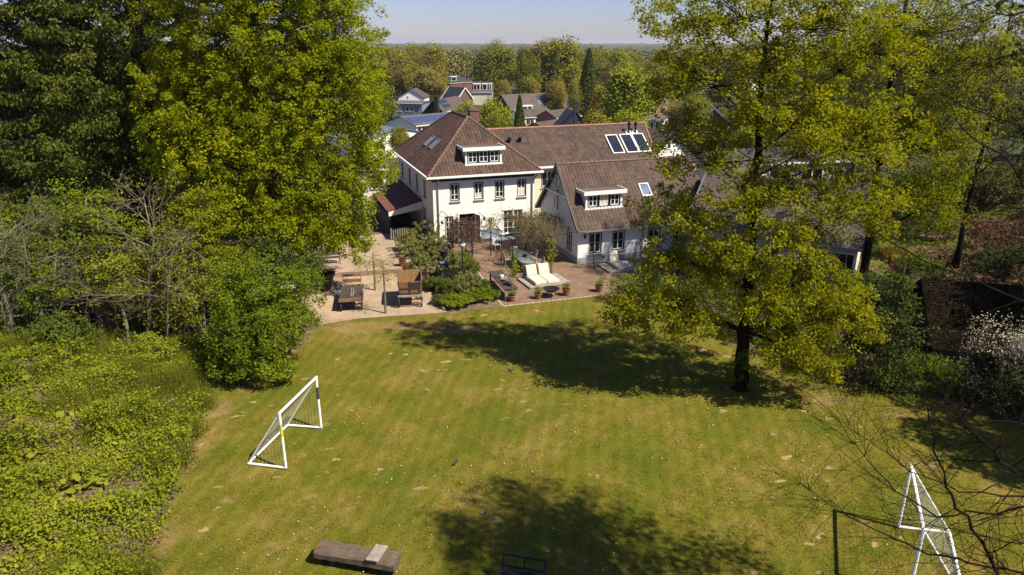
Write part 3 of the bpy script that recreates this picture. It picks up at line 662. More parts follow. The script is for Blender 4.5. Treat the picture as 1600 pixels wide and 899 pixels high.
def dormer(par, a0, a1, v0, zb, zt, vback, ncas, fo=0.22, flat=0.06, rows=2):
    d = MB(); d.box(a0, a0 + .14, v0, vback - .15, zb, zt); d.box(a1 - .14, a1, v0, vback - .15, zb, zt)
    d.box(a0 + .14, a1 - .14, v0 + .02, v0 + .12, zb, zb + .08); d.box(a0 + .14, a1 - .14, v0 + .25, v0 + .3, zb, zt)
    d.box(a0 - .06, a1 + .06, v0 - .08, v0, zb - .06, zb + .02)
    o = d.build('dormer', M['white'], par)
    f = MB(); f.box(a0 - fo, a1 + fo, v0 - .22, v0 - .16, zt - .02, zt + .24); f.box(a0 - fo, a0 - fo + .06, v0 - .16, vback, zt + .0, zt + .24); f.box(a1 + fo - .06, a1 + fo, v0 - .16, vback, zt + .0, zt + .24)
    f.box(a0 - fo + .06, a1 + fo - .06, v0 - .16, vback, zt + .0, zt + .06); f.build('fascia', M['white'], o)
    MB().box(a0 - fo + .06, a1 + fo - .06, v0 - .16, vback, zt + .062, zt + .17).build('flat_roof', M['lead'], o)
    w = (a1 - a0 - .28) / ncas
    for k in range(ncas):
        window(o, (a0 + .14, v0), (1, 0), (0, -1), k * w + .02, (k + 1) * w - .02, zb + .08, zt - .02, 2, rows, sill=False, inset=0.04, sub=False, fw=.05, curtain=.97 if (k == 1 and zb < 4) else None)
    return o
dormer(villa, 2.96, 5.74, 0.75, 5.6, 6.62, 2.6, 3)
def on_plane_box(mb, P, u, s, n, a0, a1, b0, b1, h0, h1):
    def q(a, b_, h): return tuple(P + u * a + s * b_ + n * h)
    mb.hexa([q(a0, b0, h0), q(a1, b0, h0), q(a1, b1, h0), q(a0, b1, h0), q(a0, b0, h1), q(a1, b0, h1), q(a1, b1, h1), q(a0, b1, h1)])
def skylight(par, P, u, s, n, w, l, open_=False):
    m_ = MB()
    for a in ((-w / 2, -w / 2 + .07, 0, l), (w / 2 - .07, w / 2, 0, l), (-w / 2 + .07, w / 2 - .07, 0, .07), (-w / 2 + .07, w / 2 - .07, l - .07, l)): on_plane_box(m_, P, u, s, n, *a, .02, .1)
    o = m_.build('skylight', M['zinc'], par)
    g = MB(); on_plane_box(g, P, u, s, n, -w / 2 + .07, w / 2 - .07, .07, l - .07, .03, .06); g.build('pane', M['skylight'], o)
k_ = 3.6 / 4.3; sN = Vector((-k_, 0, 1)).normalized(); sS = Vector((1, 0, k_)).normalized(); sU = Vector((0, 1, 0))
for yy in (7.3, 5.45): skylight(villa, Vector((1.45, yy, Z5 + 1.45 * k_)), sU, sS, sN, 0.75, 1.05)
# lean-to on the left side
lt = MB(); roof_poly(lt, [(0.36, 4.2, 2.5), (-2.35, 4.2, 1.82), (-2.35, 13.4, 1.82), (0.36, 13.4, 2.5)], .08); lt.build('lean_to_roof', M['tile_red'], villa)
lf = MB(); lf.hexa([(-2.25, 4.22, 1.40), (0.38, 4.22, 1.80), (0.38, 4.30, 1.80), (-2.25, 4.30, 1.40), (-2.25, 4.22, 1.74), (0.38, 4.22, 2.40), (0.38, 4.30, 2.40), (-2.25, 4.30, 1.74)])
lf.build('lean_to_gable', M['plaster'], villa)
lp = MB(); lp.box(-2.3, -2.18, 4.3, 13.3, 0, 1.4); lp.box(-2.25, -2.13, 4.22, 4.34, 0, 1.42); lp.box(-2.2, 0.38, 13.2, 13.3, 0, 1.8); lp.box(-.6, -.5, 4.4, 4.5, 0, 1.6); lp.build('lean_to_wall', M['darkwall'], villa)
for (a, z) in ((0.55, 1.7), (3.75, 1.75)):
    o_ = MB(); o_.tube([(0.4 + a, 0.38, z), (0.4 + a, 0.2, z + .1), (0.4 + a, 0.15, z + .02)], .015, 5); o_.lathe([(0.02, .05), (.1, -.04), (.08, -.18), (.02, -.2)], (0.4 + a, 0.15, z), 8); o_.build('wall_lantern', M['iron'], villa)
# ------------------------------------------------------------------ long rear wing
wing = thing('rear_wing', 'long brown pantile roofed wing behind the villa with three solar collectors near its right end', 'building', (11.3, 61.46, 0), R(20.5))
kw = math.tan(R(38)); zw = 7.5; ev = 3.3
r_ = MB(); zl = zw - ev * kw
roof_poly(r_, [(-14.5, -ev, zl), (-0.55, -ev, zl), (0, 0, zw), (-14.5, 0, zw)]); roof_poly(r_, [(-14.5, 0, zw), (0, 0, zw), (0.3, ev, zl), (-14.5, ev, zl)])
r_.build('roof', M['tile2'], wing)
rt = MB()
for i in range(40): rt.tube([(-14.5 + i * .36, 0, zw + .02), (-14.5 + (i + 1.06) * .36, 0, zw + .005)], [.12, .10], 6)
for i in range(11):
    f0, f1 = i / 11, (i + 1.05) / 11; rt.tube([(-.55 * f0, -ev * f0, zw - ev * kw * f0 + .02), (-.55 * f1, -ev * f1, zw - ev * kw * f1 + .01)], [.10, .09], 6)
rt.build('ridge_tiles', mat_simple('orange_ridge_clay', (0.36, 0.15, 0.10), (0.22, 0.11, 0.08), 3, 0.8), wing)
wb_ = MB(); WO, WD, WN = (-13.7, -2.9), (1, 0), (0, -1)
wh = [(3.0, 4.1, 3.2, 4.5), (4.3, 5.2, 3.2, 4.5), (4.4, 5.1, .6, 2.2)]
wall_panel(wb_, WO, WD, WN, 0, 13.2, 0, zl + .15, wh); wb_.poly([(-0.5, -2.9, 0), (0, 2.9, 0), (0, 2.9, zl + .2), (0, 0, zw - .15), (-0.5, -2.9, zl + .2)]); wb_.build('wall', M['cream'], wing)
for h in wh: window(wing, WO, WD, WN, *h, 2, 2)
gt = MB(); gt.box(-13.7, -0.5, -ev - .14, -ev, zl - .14, zl); gt.build('gutter', M['white'], wing)
wn = Vector((0, -kw, 1)).normalized(); ws = Vector((0, 1, kw)).normalized(); wu = Vector((1, 0, 0)); W0 = Vector((0, -2.68, zw - 2.68 * kw))
def collector(a0, a1):
    m_ = MB(); L_ = 2.08
    for a in ((a0, a0 + .08, 0, L_), (a1 - .08, a1, 0, L_), (a0 + .08, a1 - .08, 0, .08), (a0 + .08, a1 - .08, L_ - .08, L_)): on_plane_box(m_, W0, wu, ws, wn, *a, .03, .16)
    o = m_.build('solar_collector', M['white'], wing)
    g = MB(); on_plane_box(g, W0, wu, ws, wn, a0 + .08, a1 - .08, .08, L_ - .08, .04, .12); g.build('collector_glass', M['collector'], o)
collector(-4.33, -3.25); collector(-3.02, -1.93); collector(-1.89, -0.80)
for x in (-2.0, -1.38):
    m_ = MB(); P = Vector((x, -0.95, zw - 0.95 * kw)); on_plane_box(m_, P, wu, ws, wn, -.25, .25, -.25, .35, .02, .09); o = m_.build('flue_flashing', M['white'], wing)
    MB().tube([P, P + Vector((0, 0, .75))], .09, 8).lathe([(.09, 0), (.16, .03), (.16, .2), (.02, .26)], tuple(P + Vector((0, 0, .72))), 8).build('flue', M['iron'], o)
MB().tube([(-1.35, 0.25, zw - .3), (-1.35, 0.25, zw + 1.0)], .05, 6).build('mast', M['iron'], wing)
for x in (-12.75, -11.85):
    P = Vector((x, -1.15, zw - 1.15 * kw)); MB().tube([P, P + Vector((0, -.1, .25))], .13, 8).lathe([(.17, 0), (.19, .1), (.05, .2)], tuple(P + Vector((0, -.1, .22))), 8).build('roof_vent', M['iron'], wing)
# white gabled house at the wing's right end
def gable_house(name, label, p1, p2, Wd, ez, rz_, wallm, roofm, cat='house', wins=(), front_drop=None, over=0.3, bargeboard=None, group=None, chim=None, dorm=(), solar=None, gable_mat=None, sky=()):
    p1 = Vector(p1); p2 = Vector(p2); d = (p2 - p1); d.z = 0; L = d.length; ang = math.atan2(d.y, d.x)
    root = thing(name, label, cat, (p1.x, p1.y, float(zg((p1.x + p2.x) / 2, (p1.y + p2.y) / 2))), ang, group)
    hw = Wd / 2; k = (rz_ - ez) / hw
    w = MB(); w.box(over, L - over, -hw + over, hw - over, 0, ez + over * k - .16)
    for x, s_ in ((over, 1), (L - over, -1)):
        g = MB(); q = [(x, -hw + over, ez + over * k - .16), (x, hw - over, ez + over * k - .16), (x, 0, rz_ - .18)]
        e2 = [(a + .15 * s_, b_, c_) for a, b_, c_ in q]
        g.poly(q if s_ < 0 else q[::-1]); g.poly(e2[::-1] if s_ < 0 else e2)
        for i in range(3): g.poly([q[i], q[(i + 1) % 3], e2[(i + 1) % 3], e2[i]])
        g.build('gable', gable_mat or wallm, root)
    w.build('wall', wallm, root)
    r = MB(); roof_slab(r, [(0, -hw, ez), (L, -hw, ez), (L, 0, rz_), (0, 0, rz_)]); roof_slab(r, [(0, 0, rz_), (L, 0, rz_), (L, hw, ez), (0, hw, ez)]); r.build('roof', roofm, root)
    if bargeboard:
        for x in (0, L):
            for sgn in (-1, 1):
                bb = MB(); bb.bar((x - .03 if x == 0 else x + .03, sgn * hw, ez - .06), (x - .03 if x == 0 else x + .03, 0, rz_ - .06), .06, .28); bb.build('bargeboard', bargeboard, root)
    gq = MB(); gq.box(0, L, -hw - .12, -hw, ez - .16, ez - .02); gq.build('gutter', M['white'] if not bargeboard else bargeboard, root)
    for (face, a0, a1, z0, z1, c_) in wins:
        o_, dd, nn = {'f': ((0, -hw + over), (1, 0), (0, -1)), 'l': ((over, hw - over), (0, -1), (-1, 0)), 'r': ((L - over, -hw + over), (0, 1), (1, 0))}[face]
        window(root, o_, dd, nn, a0, a1, z0, z1, c_, 1, casing=False, sill=False, inset=-0.09, fw=.09)
    nS = Vector((0, -k, 1)).normalized(); sS_ = Vector((0, 1, k)).normalized(); uS = Vector((1, 0, 0))
    for (a0, a1, v0, h, nc) in dorm:
        vb = -hw + (v0 + h / k); zb = ez + v0 * k
        dm = MB(); dm.box(a0, a0 + .12, -hw + v0, min(vb, -.05), zb - .1, zb + h); dm.box(a1 - .12, a1, -hw + v0, min(vb, -.05), zb - .1, zb + h); dm.box(a0 + .12, a1 - .12, -hw + v0 + .1, -hw + v0 + .2, zb - .1, zb + h); dm.box(a0 - .12, a1 + .12, -hw + v0 - .15, min(vb + .1, -.02), zb + h, zb + h + .2)
        do = dm.build('dormer', M['white'], root); wd_ = (a1 - a0 - .3) / nc
        for i in range(nc): window(do, (a0 + .15, -hw + v0), (1, 0), (0, -1), i * wd_, (i + 1) * wd_ - .04, zb + .1, zb + h - .08, 1, 1, casing=False, sill=False, inset=-.06, sub=False, fw=.08)
    if solar:
        for (a0, s0, nc, nr, pw, ph, mt_) in solar:
            for i in range(nc):
                for j in range(nr):
                    P = Vector((a0 + i * (pw + .03), -hw, ez)); sm_ = MB()
                    on_plane_box(sm_, P, uS, sS_, nS, 0, pw, s0 + j * (ph + .03), s0 + j * (ph + .03) + ph, .05, .09)
                    o2 = sm_.build('solar_panel', M['zinc'], root)
                    sm_ = MB(); on_plane_box(sm_, P, uS, sS_, nS, .05, pw - .05, s0 + j * (ph + .03) + .05, s0 + j * (ph + .03) + ph - .05, .092, .1); sm_.build('solar_cells', M[mt_], o2)
    for (a, s0, w_, l_) in sky:
        skylight(root, Vector((a, -hw, ez)) + sS_ * s0, uS, sS_, nS, w_, l_)
    if chim:
        a, y, w_, zt, mt_ = chim; c_ = MB(); c_.box(a, a + w_, y, y + w_, ez, zt); c_.box(a - .05, a + w_ + .05, y - .05, y + w_ + .05, zt, zt + .12); c_.build('chimney', M[mt_], root)
    return root
p1 = G(1004, 199, 6.6); p2 = G(1056, 206.5, 6.6)
gable_house('white_gabled_house', 'white rendered house with a grey-brown roof directly behind the right end of the long wing', p1, p2, 9, 3.2, 6.6, M['plaster'], M['tile_grey'], bargeboard=M['darkframe'], chim=None)
# ------------------------------------------------------------------ annex
ann = thing('annex', 'white gabled cottage with steep brown roof, small dormer and grey plinth right of the terrace', 'cottage', (4.28, 44.46, 0), R(19.1))
ka = 3.75 / 3.85; AL = 10.5; ae = 2.4; ar = ae + 3.85 * ka
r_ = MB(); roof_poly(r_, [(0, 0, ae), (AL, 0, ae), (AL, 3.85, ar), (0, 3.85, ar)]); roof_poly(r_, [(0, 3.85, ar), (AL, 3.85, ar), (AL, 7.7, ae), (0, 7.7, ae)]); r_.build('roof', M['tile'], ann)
rt = MB()
for i in range(29): rt.tube([(i * .36, 3.85, ar + .02), ((i + 1.06) * .36, 3.85, ar + .005)], [.12, .10], 6)
rt.build('ridge_tiles', M['ridge'], ann)
aw = MB(); AO, AD, AN = (0.25, 0.45), (1, 0), (0, -1)
ah = [(0.78, 1.75, 0.62, 2.1), (2.5, 3.45, 0.7, 2.05), (5.2, 6.2, .7, 2.05), (7.2, 8.2, .7, 2.05)]
wall_panel(aw, AO, AD, AN, 0, 10, .42, 2.75, ah)
GO, GD, GN = (0.25, 7.25), (0, -1), (-1, 0)
gh = [(4.95, 5.8, .72, 2.2), (0.5, 1.5, .42, 2.2)]
wall_panel(aw, GO, GD, GN, 0, 6.8, .42, 2.6, gh)
aw.poly([(0.25, 0.45, 2.6), (0.25, 7.25, 2.6), (0.25, 7.25, 2.7), (0.25, 3.85, ar - .15), (0.25, 0.45, 2.7)][::-1])
aw.poly([(10.25, 0.45, 0), (10.25, 7.25, 0), (10.25, 7.25, 2.7), (10.25, 3.85, ar - .15), (10.25, 0.45, 2.7)])
aw.poly([(10.25, 7.25, .42), (0.25, 7.25, .42), (0.25, 7.25, 2.7), (10.25, 7.25, 2.7)])
aw.build('wall', M['plaster'], ann)
pl = MB(); pl.obox(AO, AD, AN, -.03, 10, 0, .03, 0, .42); pl.obox(GO, GD, GN, 0, 6.8, 0, .03, 0, .42); pl.obox(AO, AD, AN, -.03, 10, -.2, 0, .36, .42); pl.build('plinth', M['plinth'], ann)
for h in ah: window(ann, AO, AD, AN, *h, 2, 2, sill=True)
window(ann, GO, GD, GN, *gh[0], 2, 3); window(ann, GO, GD, GN, *gh[1], 2, 3, sill=False, name='side_door')
window(ann, (0.22, 7.25), GD, GN, 2.6, 3.3, 3.1, 4.35, 2, 3, inset=-.06)
for sgn, y in ((1, 0), (-1, 7.7)):
    bb = MB(); bb.bar((-.03, y, ae - .05), (-.03, 3.85, ar - .05), .06, .2); bb.build('bargeboard', M['darkframe'], ann)
tr_ = MB(); tr_.bar((.02, 1.95, ae + 1.78), (.02, 5.75, ae + 1.78), .1, .12); tr_.bar((.02, 3.85, ae + 1.78), (.02, 3.85, ar - .2), .09, .09)
for s_ in (-1, 1): tr_.bar((.02, 3.85, ae + 1.95), (.02, 3.85 + s_ * .85, ar - .98), .08, .08)
tr_.build('truss', M['zinc'], ann)
MB().box(0, AL, -.13, 0, ae - .13, ae - .01).build('gutter', M['zinc'], ann)
MB().tube([(5.0, -.05, ae - .1), (5.0, .36, ae - .35), (5.0, .36, .1)], .045, 8).build('downpipe', M['zinc'], ann)
dormer(ann, 1.03, 3.74, 1.15, 3.53, 4.5, 2.75, 3)
an = Vector((0, -ka, 1)).normalized(); as_ = Vector((0, 1, ka)).normalized()
skylight(ann, Vector((5.9, 1.62, ae + 1.62 * ka)), Vector((1, 0, 0)), as_, an, .75, 1.05)
o_ = MB(); o_.tube([(.62, .45, 1.95), (.62, .2, 2.0)], .015, 5); o_.lathe([(0.02, .08), (.11, 0), (.07, -.2), (.02, -.22)], (.62, .2, 2.0), 8); o_.build('wall_lantern', M['iron'], ann)
# ------------------------------------------------------------------ village houses behind
def GZ(px, py, zr):
    """point seen at (px, py) that lies zr above the falling ground"""
    y = 100.0
    for _ in range(60):
        q = G(px, py, zr + float(drop_(y))); y = 0.5 * y + 0.5 * q.y
    return G(px, py, zr + float(drop_(y)))
def along(px1, py1, px2, py2, z): return GZ(px1, py1, z), GZ(px2, py2, z)
def gable_front(name, label, px, py, z, wid, ez, length, wallm, roofm, rz=0.0, **k):
    """house whose gable looks at the viewer's side; (px,py) is the apex"""
    a = GZ(px, py, z); d = Vector((math.sin(rz), math.cos(rz), 0))
    return gable_house(name, label, a + d * length, a, wid, ez, z, wallm, roofm, **k)
gable_house('detached_house', 'large house with long grey-brown roof, white front dormers and five blue solar panels', *along(783, 148, 884, 144, 7.6), 13, 2.8, 7.6, M['darkwall'], M['tile_grey'],
            dorm=((14.2, 17.0, 1.6, 1.3, 3), (3.5, 6.8, 0.9, 1.2, 2)), solar=((12.0, 5.0, 5, 1, 1.0, 1.9, 'solar'),), sky=((10.6, 3.4, 1.1, 1.6),), over=.3)
gable_house('garage', 'low garage with brown roof and white panelled front before the large grey-brown roof', *along(803, 171, 853, 169, 4.4), 8, 2.6, 4.4, M['white'], M['tile_grey'], wins=(('f', 1.6, 4.0, .6, 2.2, 4), ('f', 4.4, 6.2, .6, 2.2, 3)), bargeboard=M['white'], cat='garage')
gable_house('brick_house', 'orange brick house with plain brown roof wedged right of the garage', *along(853, 172, 893, 170, 5.0), 7, 3.4, 5.0, M['orange_brick'], M['tile_grey'], over=.25)
gable_house('outbuilding', 'low brown tiled roof just above the long wing ridge', *along(835, 189, 903, 184, 4.0), 7, 2.6, 4.0, M['orange_brick'], M['tile_grey'], over=.25, cat='shed')
gable_front('black_gabled_house', 'black boarded steep gable with square chimney above the long wing ridge', 901, 173, 6.4, 5.6, 3.0, 7, M['darkwall'], M['tile_dark'], R(-12), chim=(6.0, -.4, .8, 7.9, 'darkwall'))
gable_house('white_terraced_house', 'white fronted house with orange brick piers below the black boarded gable', *along(886, 148, 937, 145, 5.6), 8, 4.6, 5.6, M['cream'], M['tile_dark'], wins=(('f', 1.5, 3.5, 1.6, 3.8, 2), ('f', 5.0, 7.0, 1.6, 3.8, 2)), chim=(8.5, -1, .8, 6.6, 'orange_brick'))
gable_front('dark_slate_house', 'black boarded gable house standing among trees right of centre', 922, 128, 8.0, 6.5, 4.6, 8, M['darkwall'], M['tile_dark'], R(30))
gable_front('blue_gambrel_house', 'narrow house with white and blue gable over orange brick beside the big tree', 1032, 134, 9.0, 6.4, 6.0, 10, M['orange_brick'], M['tile_grey'], R(-8), gable_mat=M['white'], bargeboard=M['bluewall'], wins=(('r', 2.1, 3.7, 6.4, 7.6, 2), ('r', .5, 2.4, 3.6, 5.0, 1), ('r', 3.3, 5.2, 3.6, 5.0, 1), ('r', .5, 2.4, .8, 2.6, 1), ('r', 3.3, 5.2, .8, 2.6, 1)))
gable_house('white_boxy_house', 'white house with row of upper windows right behind the long wing', *along(1014, 180, 1044, 181, 6.3), 6, 5.9, 6.3, M['white'], M['lead'], wins=(('f', .4, 1.5, 4.2, 5.5, 2), ('f', 1.8, 2.9, 4.2, 5.5, 2)))
gable_house('solar_roof_building', 'low white panelled building with brick piers and blue solar panels just behind the villa', *along(624, 180, 712, 176, 5.6), 10, 4.2, 5.6, M['white'], M['lead'], solar=((.4, 1.2, 5, 1, 1.0, 3.0, 'solar'), (5.9, 1.2, 5, 1, 1.0, 3.0, 'solar')), wins=(('f', .5, 1.4, 1.8, 3.9, 1), ('f', 1.5, 2.4, 1.8, 3.9, 1), ('f', 2.5, 3.4, 1.8, 3.9, 1), ('f', 3.5, 4.4, 1.8, 3.9, 1), ('f', 7, 8, 2.6, 3.4, 2)), cat='building')
gable_house('steep_dark_house', 'steep grey roofed house with black solar array, small dormer and dark chimney', *along(676, 154, 716, 152, 8.0), 9, 3.4, 8.0, M['darkwall'], M['tile_grey'], dorm=((1.7, 4.2, .7, 1.1, 2),), solar=((2.0, 3.6, 4, 2, 1.0, 1.3, 'collector'),), chim=(-.9, -1.6, .9, 8.6, 'darkwall'))
gable_house('flat_roofed_house', 'grey-blue two storey house with a nearly flat dark roof below the white gable', *along(622, 157, 670, 158, 6.2), 9, 5.9, 6.2, M['greyblue'], M['lead'], wins=(('f', .6, 1.5, 3.6, 5.0, 2), ('f', 2, 3, 3.6, 5, 2), ('f', 4, 5, 3.6, 5, 1), ('f', 5.4, 6.2, 3.6, 5, 1)))
gable_house('flat_garage', 'low dark flat roofed garage with open front left of the solar roof building', *along(612, 167, 660, 170, 3.6), 5, 3.4, 3.6, M['darkwall'], M['lead'], wins=(('f', 2.4, 4, .8, 2.4, 2),), cat='garage')
gable_front('white_gable_house', 'bright white low gable facing the villa, left of the dark chimney house', 641, 140, 8.6, 8, 6.3, 9, M['white'], M['tile_grey'], R(4), wins=(('r', 2.6, 3.1, 6.2, 6.8, 1),))
gable_front('timber_gable_house', 'dark roofed house with white bargeboards around its brown gable', 727, 137, 8.2, 6.4, 4.6, 9, M['brick'], M['tile_dark'], R(-38), bargeboard=M['white'])
gable_house('dark_roof_house', 'dark blue-black roofed house with one white box dormer at the foot of the woods', *along(690, 118, 728, 117, 8.4), 11, 5.2, 8.4, M['brick'], M['tile_dark'], dorm=((2.2, 5.4, 1.4, 1.8, 1),), sky=((9.0, 5, 1.6, 1.2),))
gable_house('white_porch_house', 'small white house front under the dark blue-black roof', *along(697, 130, 713, 129, 5.0), 6, 4.2, 5.0, M['white'], M['tile_grey'], wins=(('f', 1, 3, 1.8, 3.4, 2),))
gable_house('terraced_row', 'grey roofed row with three cream box dormers half hidden by trees', *along(738, 128, 771, 128, 8.0), 9, 4.6, 8.0, M['cream'], M['tile_grey'], dorm=((.5, 3.1, .9, 2, 2), (3.8, 5.6, .9, 2, 1), (6.2, 7.2, .9, 2, 1)))
gable_house('zinc_roofed_hall', 'blue-grey zinc roofed building showing left of the villa roof', GZ(560, 193, 5.0), GZ(622, 198, 5.0), 14, 3.6, 5.0, M['white'], M['zincroof'], cat='building')
gable_house('white_neighbour_house', 'white house with cream boards half hidden by leaves at the villa left side', G(560, 246, 4.6), G(608, 245, 4.6), 5, 4.0, 4.6, M['white'], M['lead'], wins=(('f', 1, 2.2, 2.2, 3.4, 1), ('r', 1, 2.2, 1.6, 3, 1)))
gable_house('small_far_house', 'small pale house with dark roof in a gap between tan trees', *along(840, 133, 857, 133, 5), 6, 3.0, 5, M['cream'], M['tile_grey'], wins=(('f', 1, 2.6, 1, 2.4, 1),))
gable_house('far_dark_house', 'small dark roof tucked in the woods above the small pale house', *along(843, 115, 858, 115, 6.5), 9, 4.6, 6.5, M['brick'], M['tile_dark'])
gable_house('white_flat_building', 'long white flat roofed building seen through the big tree crown', *along(1035, 120, 1185, 118, 7), 14, 6.8, 7, M['white'], M['lead'], wins=tuple(('f', 2 + 6 * i, 6 + 6 * i, 3.0, 5.6, 4) for i in range(6)), cat='building')
gable_front('blue_edged_house', 'grey roofed gable with pale blue edges seen through the big tree crown', 1117, 168, 7.4, 10, 3.4, 13, M['brick'], M['tile_grey'], R(10), bargeboard=M['zincroof'], wins=(('r', 3, 5, 3.2, 4.6, 2),))
gable_house('windowed_house', 'cream house with white windows behind the bungalow roof', GZ(1150, 233, 5.4), GZ(1300, 228, 5.4), 8, 4.8, 5.4, M['cream'], M['tile_grey'], wins=tuple(('f', 1 + 3 * i, 3 + 3 * i, 2.6, 4.2, 2) for i in range(3)))
gable_house('bungalow', 'grey-brown roofed bungalow with white wall half hidden behind the big tree', G(1105, 268, 5.4), G(1370, 290, 5.4), 10.5, 2.5, 5.4, M['cream'], M['tile_grey'], wins=(('f', 2, 4, .8, 2, 2), ('f', 9.0, 10.4, .6, 2.1, 3)), gable_mat=M['darkwall'], bargeboard=M['zinc'])
gable_front('brick_gable_house', 'shaded pink brick house with white bargeboards at the right edge of the picture', 1553, 132, 9.0, 10.5, 4.6, 10, mat_simple('pink_brick', (0.24, 0.12, 0.09), (0.17, 0.09, 0.07), 3, .9), M['tile_grey'], R(-14), bargeboard=M['white'], wins=(('r', 6.2, 7.2, 3.6, 5.0, 1), ('r', 2.2, 3.4, 1, 2.4, 2)))
# ------------------------------------------------------------------ hut at the right
hut = thing('hut', 'low hut with dark overhanging roof blackened for shade among shrubs right of the conifer', 'hut', (19.2, 30.8, 0), R(-14))
hb = MB(); hb.box(.5, 8.5, -2.3, 2.3, 0, 2.1); hb.build('wall', M['wood_dark'], hut)
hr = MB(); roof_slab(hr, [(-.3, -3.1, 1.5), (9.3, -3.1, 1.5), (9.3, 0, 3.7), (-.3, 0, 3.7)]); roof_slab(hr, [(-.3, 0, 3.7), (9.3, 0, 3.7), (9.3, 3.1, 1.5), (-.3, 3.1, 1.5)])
hr.build('roof', mat_simple('shade_blackened_roof', (0.003, 0.0028, 0.002), (0.014, 0.010, 0.006), 1.5, 1.0), hut)  # dark roof colour pushed near black to stand for tree shade
window(hut, (0.5, -2.3), (1, 0), (0, -1), 3, 4.2, .9, 1.7, 2, 1, casing=False, sill=False, inset=-.09, framemat='wood_dark')
# ------------------------------------------------------------------ picket gate by the carport
pg = thing('picket_gate', 'picket gate greyed for shade across the dark carport beside the villa', 'gate', (G(611, 376).x, G(611, 376).y, 0), R(10))
for i in range(14):
    x = i * .165; m_ = MB(); m_.box(x, x + .08, 0, .03, .08, .92); m_.build('picket', M['wood_grey'], pg)  # pickets get a grey colour to stand for the carport's shade
MB().box(0, 2.25, .032, .07, .22, .28).box(0, 2.25, .032, .07, .70, .76).build('rail', M['darkframe'], pg)
# ------------------------------------------------------------------ goals
def goal(label, nb, fb, nk, fk, h, w=0.095):
    nb, fb, nk, fk = [Vector(v) for v in (nb, fb, nk, fk)]
    root = thing('football_goal', label, 'goal', tuple(nb), 0, 'football goals on the lawn')
    def L_(v): return Vector(v) - nb
    z = Vector((0, 0, h)); r = w / 2
    def tb(name, a, b_, rr): MB().tube([L_(a), L_(b_)], rr, 8).build(name, M['pvc'], root, smooth=False)
    up = Vector((0, 0, r))
    tb('post', nb + up, nb + z, r); tb('post', fb + up, fb + z, r); tb('crossbar', nb + z + (nb - fb).normalized() * r, fb + z - (nb - fb).normalized() * r, r)
    tb('ground_bar', nb + up, nk + up, r * .9); tb('ground_bar', fb + up, fk + up, r * .9); tb('back_bar', nk + up, fk + up, r * .9)
    tb('stay', nb + z, nk + up, r * .6); tb('stay', fb + z, fk + up, r * .6)
    n = MB()
    def strip(a, b_):
        n.tube([L_(a), L_(b_)], .003, 3, cap=False)
    def panel(A, B, C, D, nu, nv):            # A-B top, D-C bottom
        for i in range(nu + 1): strip(A.lerp(B, i / nu), D.lerp(C, i / nu))
        for j in range(1, nv): strip(A.lerp(D, j / nv), B.lerp(C, j / nv))
    panel(nb + z, fb + z, fk + up, nk + up, 20, 16)
    for T, bp, kp in ((nb + z, nb + up, nk + up), (fb + z, fb + up, fk + up)):
        for i in range(1, 10): strip(bp.lerp(kp, i / 10), T.lerp(kp, i / 10)); strip(bp.lerp(T, i / 10), kp.lerp(T, i / 10))
    n.build('net', M['net'], root)
    return root
gl = goal('white tubular goal with a net standing at the left side of the lawn', G(447, 733), G(502, 670), G(388, 726), G(449, 666), 2.18)
for px, c_ in ((0, (0.55, 0.55, 0.05)), (1, (0.05, 0.05, 0.05))):
    nbv = G(447, 733); fbv = G(502, 670); q = Vector((0, 0, 0)) if px == 0 else fbv - nbv
    MB().tube([q + Vector((0, 0, 1.28)), q + Vector((0, 0, 1.78))], .052, 8).build('post_sticker', mat_simple('sticker_%s' % ('yellow' if px == 0 else 'black'), c_, None, 5, .5), gl)
nt_ = G(1443, 828, 2.18)
goal('white tubular goal behind bare twigs at the right side of the lawn', (nt_.x, nt_.y, 0), G(1403, 825), (nt_.x + 1.38, nt_.y - .25, 0), G(1483, 834), 2.18)
# ------------------------------------------------------------------ log bench, black bench
lb0 = G(560, 885); lbn = thing('log_bench', 'split log bench with a pale plank across it at the bottom of the lawn', 'bench', (lb0.x, lb0.y, 0), R(-13))
lm = MB(); N_ = 14
sec = [(-.29, .28), (-.29, .46), (-.22, .53), (.22, .53), (.29, .46), (.29, .28), (.15, .16), (-.15, .16)]
rg = random.Random(3); i0 = 0
for k in range(N_ + 1):
    x = -1.2 + 2.4 * k / N_; s_ = .94 + .1 * rg.random()
    for (y, z) in sec: lm.v.append((x, y * s_ + .012 * rg.uniform(-1, 1), .36 + (z - .36) * s_ + .012 * rg.uniform(-1, 1)))
for k in range(N_):
    for j in range(8): a = k * 8 + j; b_ = k * 8 + (j + 1) % 8; lm.f.append((a, b_, b_ + 8, a + 8))
lm.f.append(tuple(range(8))[::-1]); lm.f.append(tuple(range(N_ * 8, N_ * 8 + 8)))
m, t, b = new_mat('split_log'); r, n = noise_col(t, [(0.3, (0.055, 0.038, 0.025)), (0.55, (0.13, 0.092, 0.06)), (0.75, (0.21, 0.155, 0.105))], 2.4, 8, rough=.75)
mp = node(t, 'ShaderNodeMapping'); mp.inputs['Scale'].default_value = (1, 7, 7); tc = node(t, 'ShaderNodeTexCoord'); t.links.new(tc.outputs['Object'], mp.inputs[0]); t.links.new(mp.outputs[0], n.inputs['Vector'])
t.links.new(r.outputs[0], b.inputs['Base Color']); b.inputs['Roughness'].default_value = .9; add_bump(t, b, n.outputs[0], 1.0, .03); M['log'] = m
lm.build('log', m, lbn)
for x in (-.75, .8): MB().lathe([(.19, -.05), (.17, .1), (.18, .2)], (x, 0, 0), 10).build('stump', M['bark'], lbn)
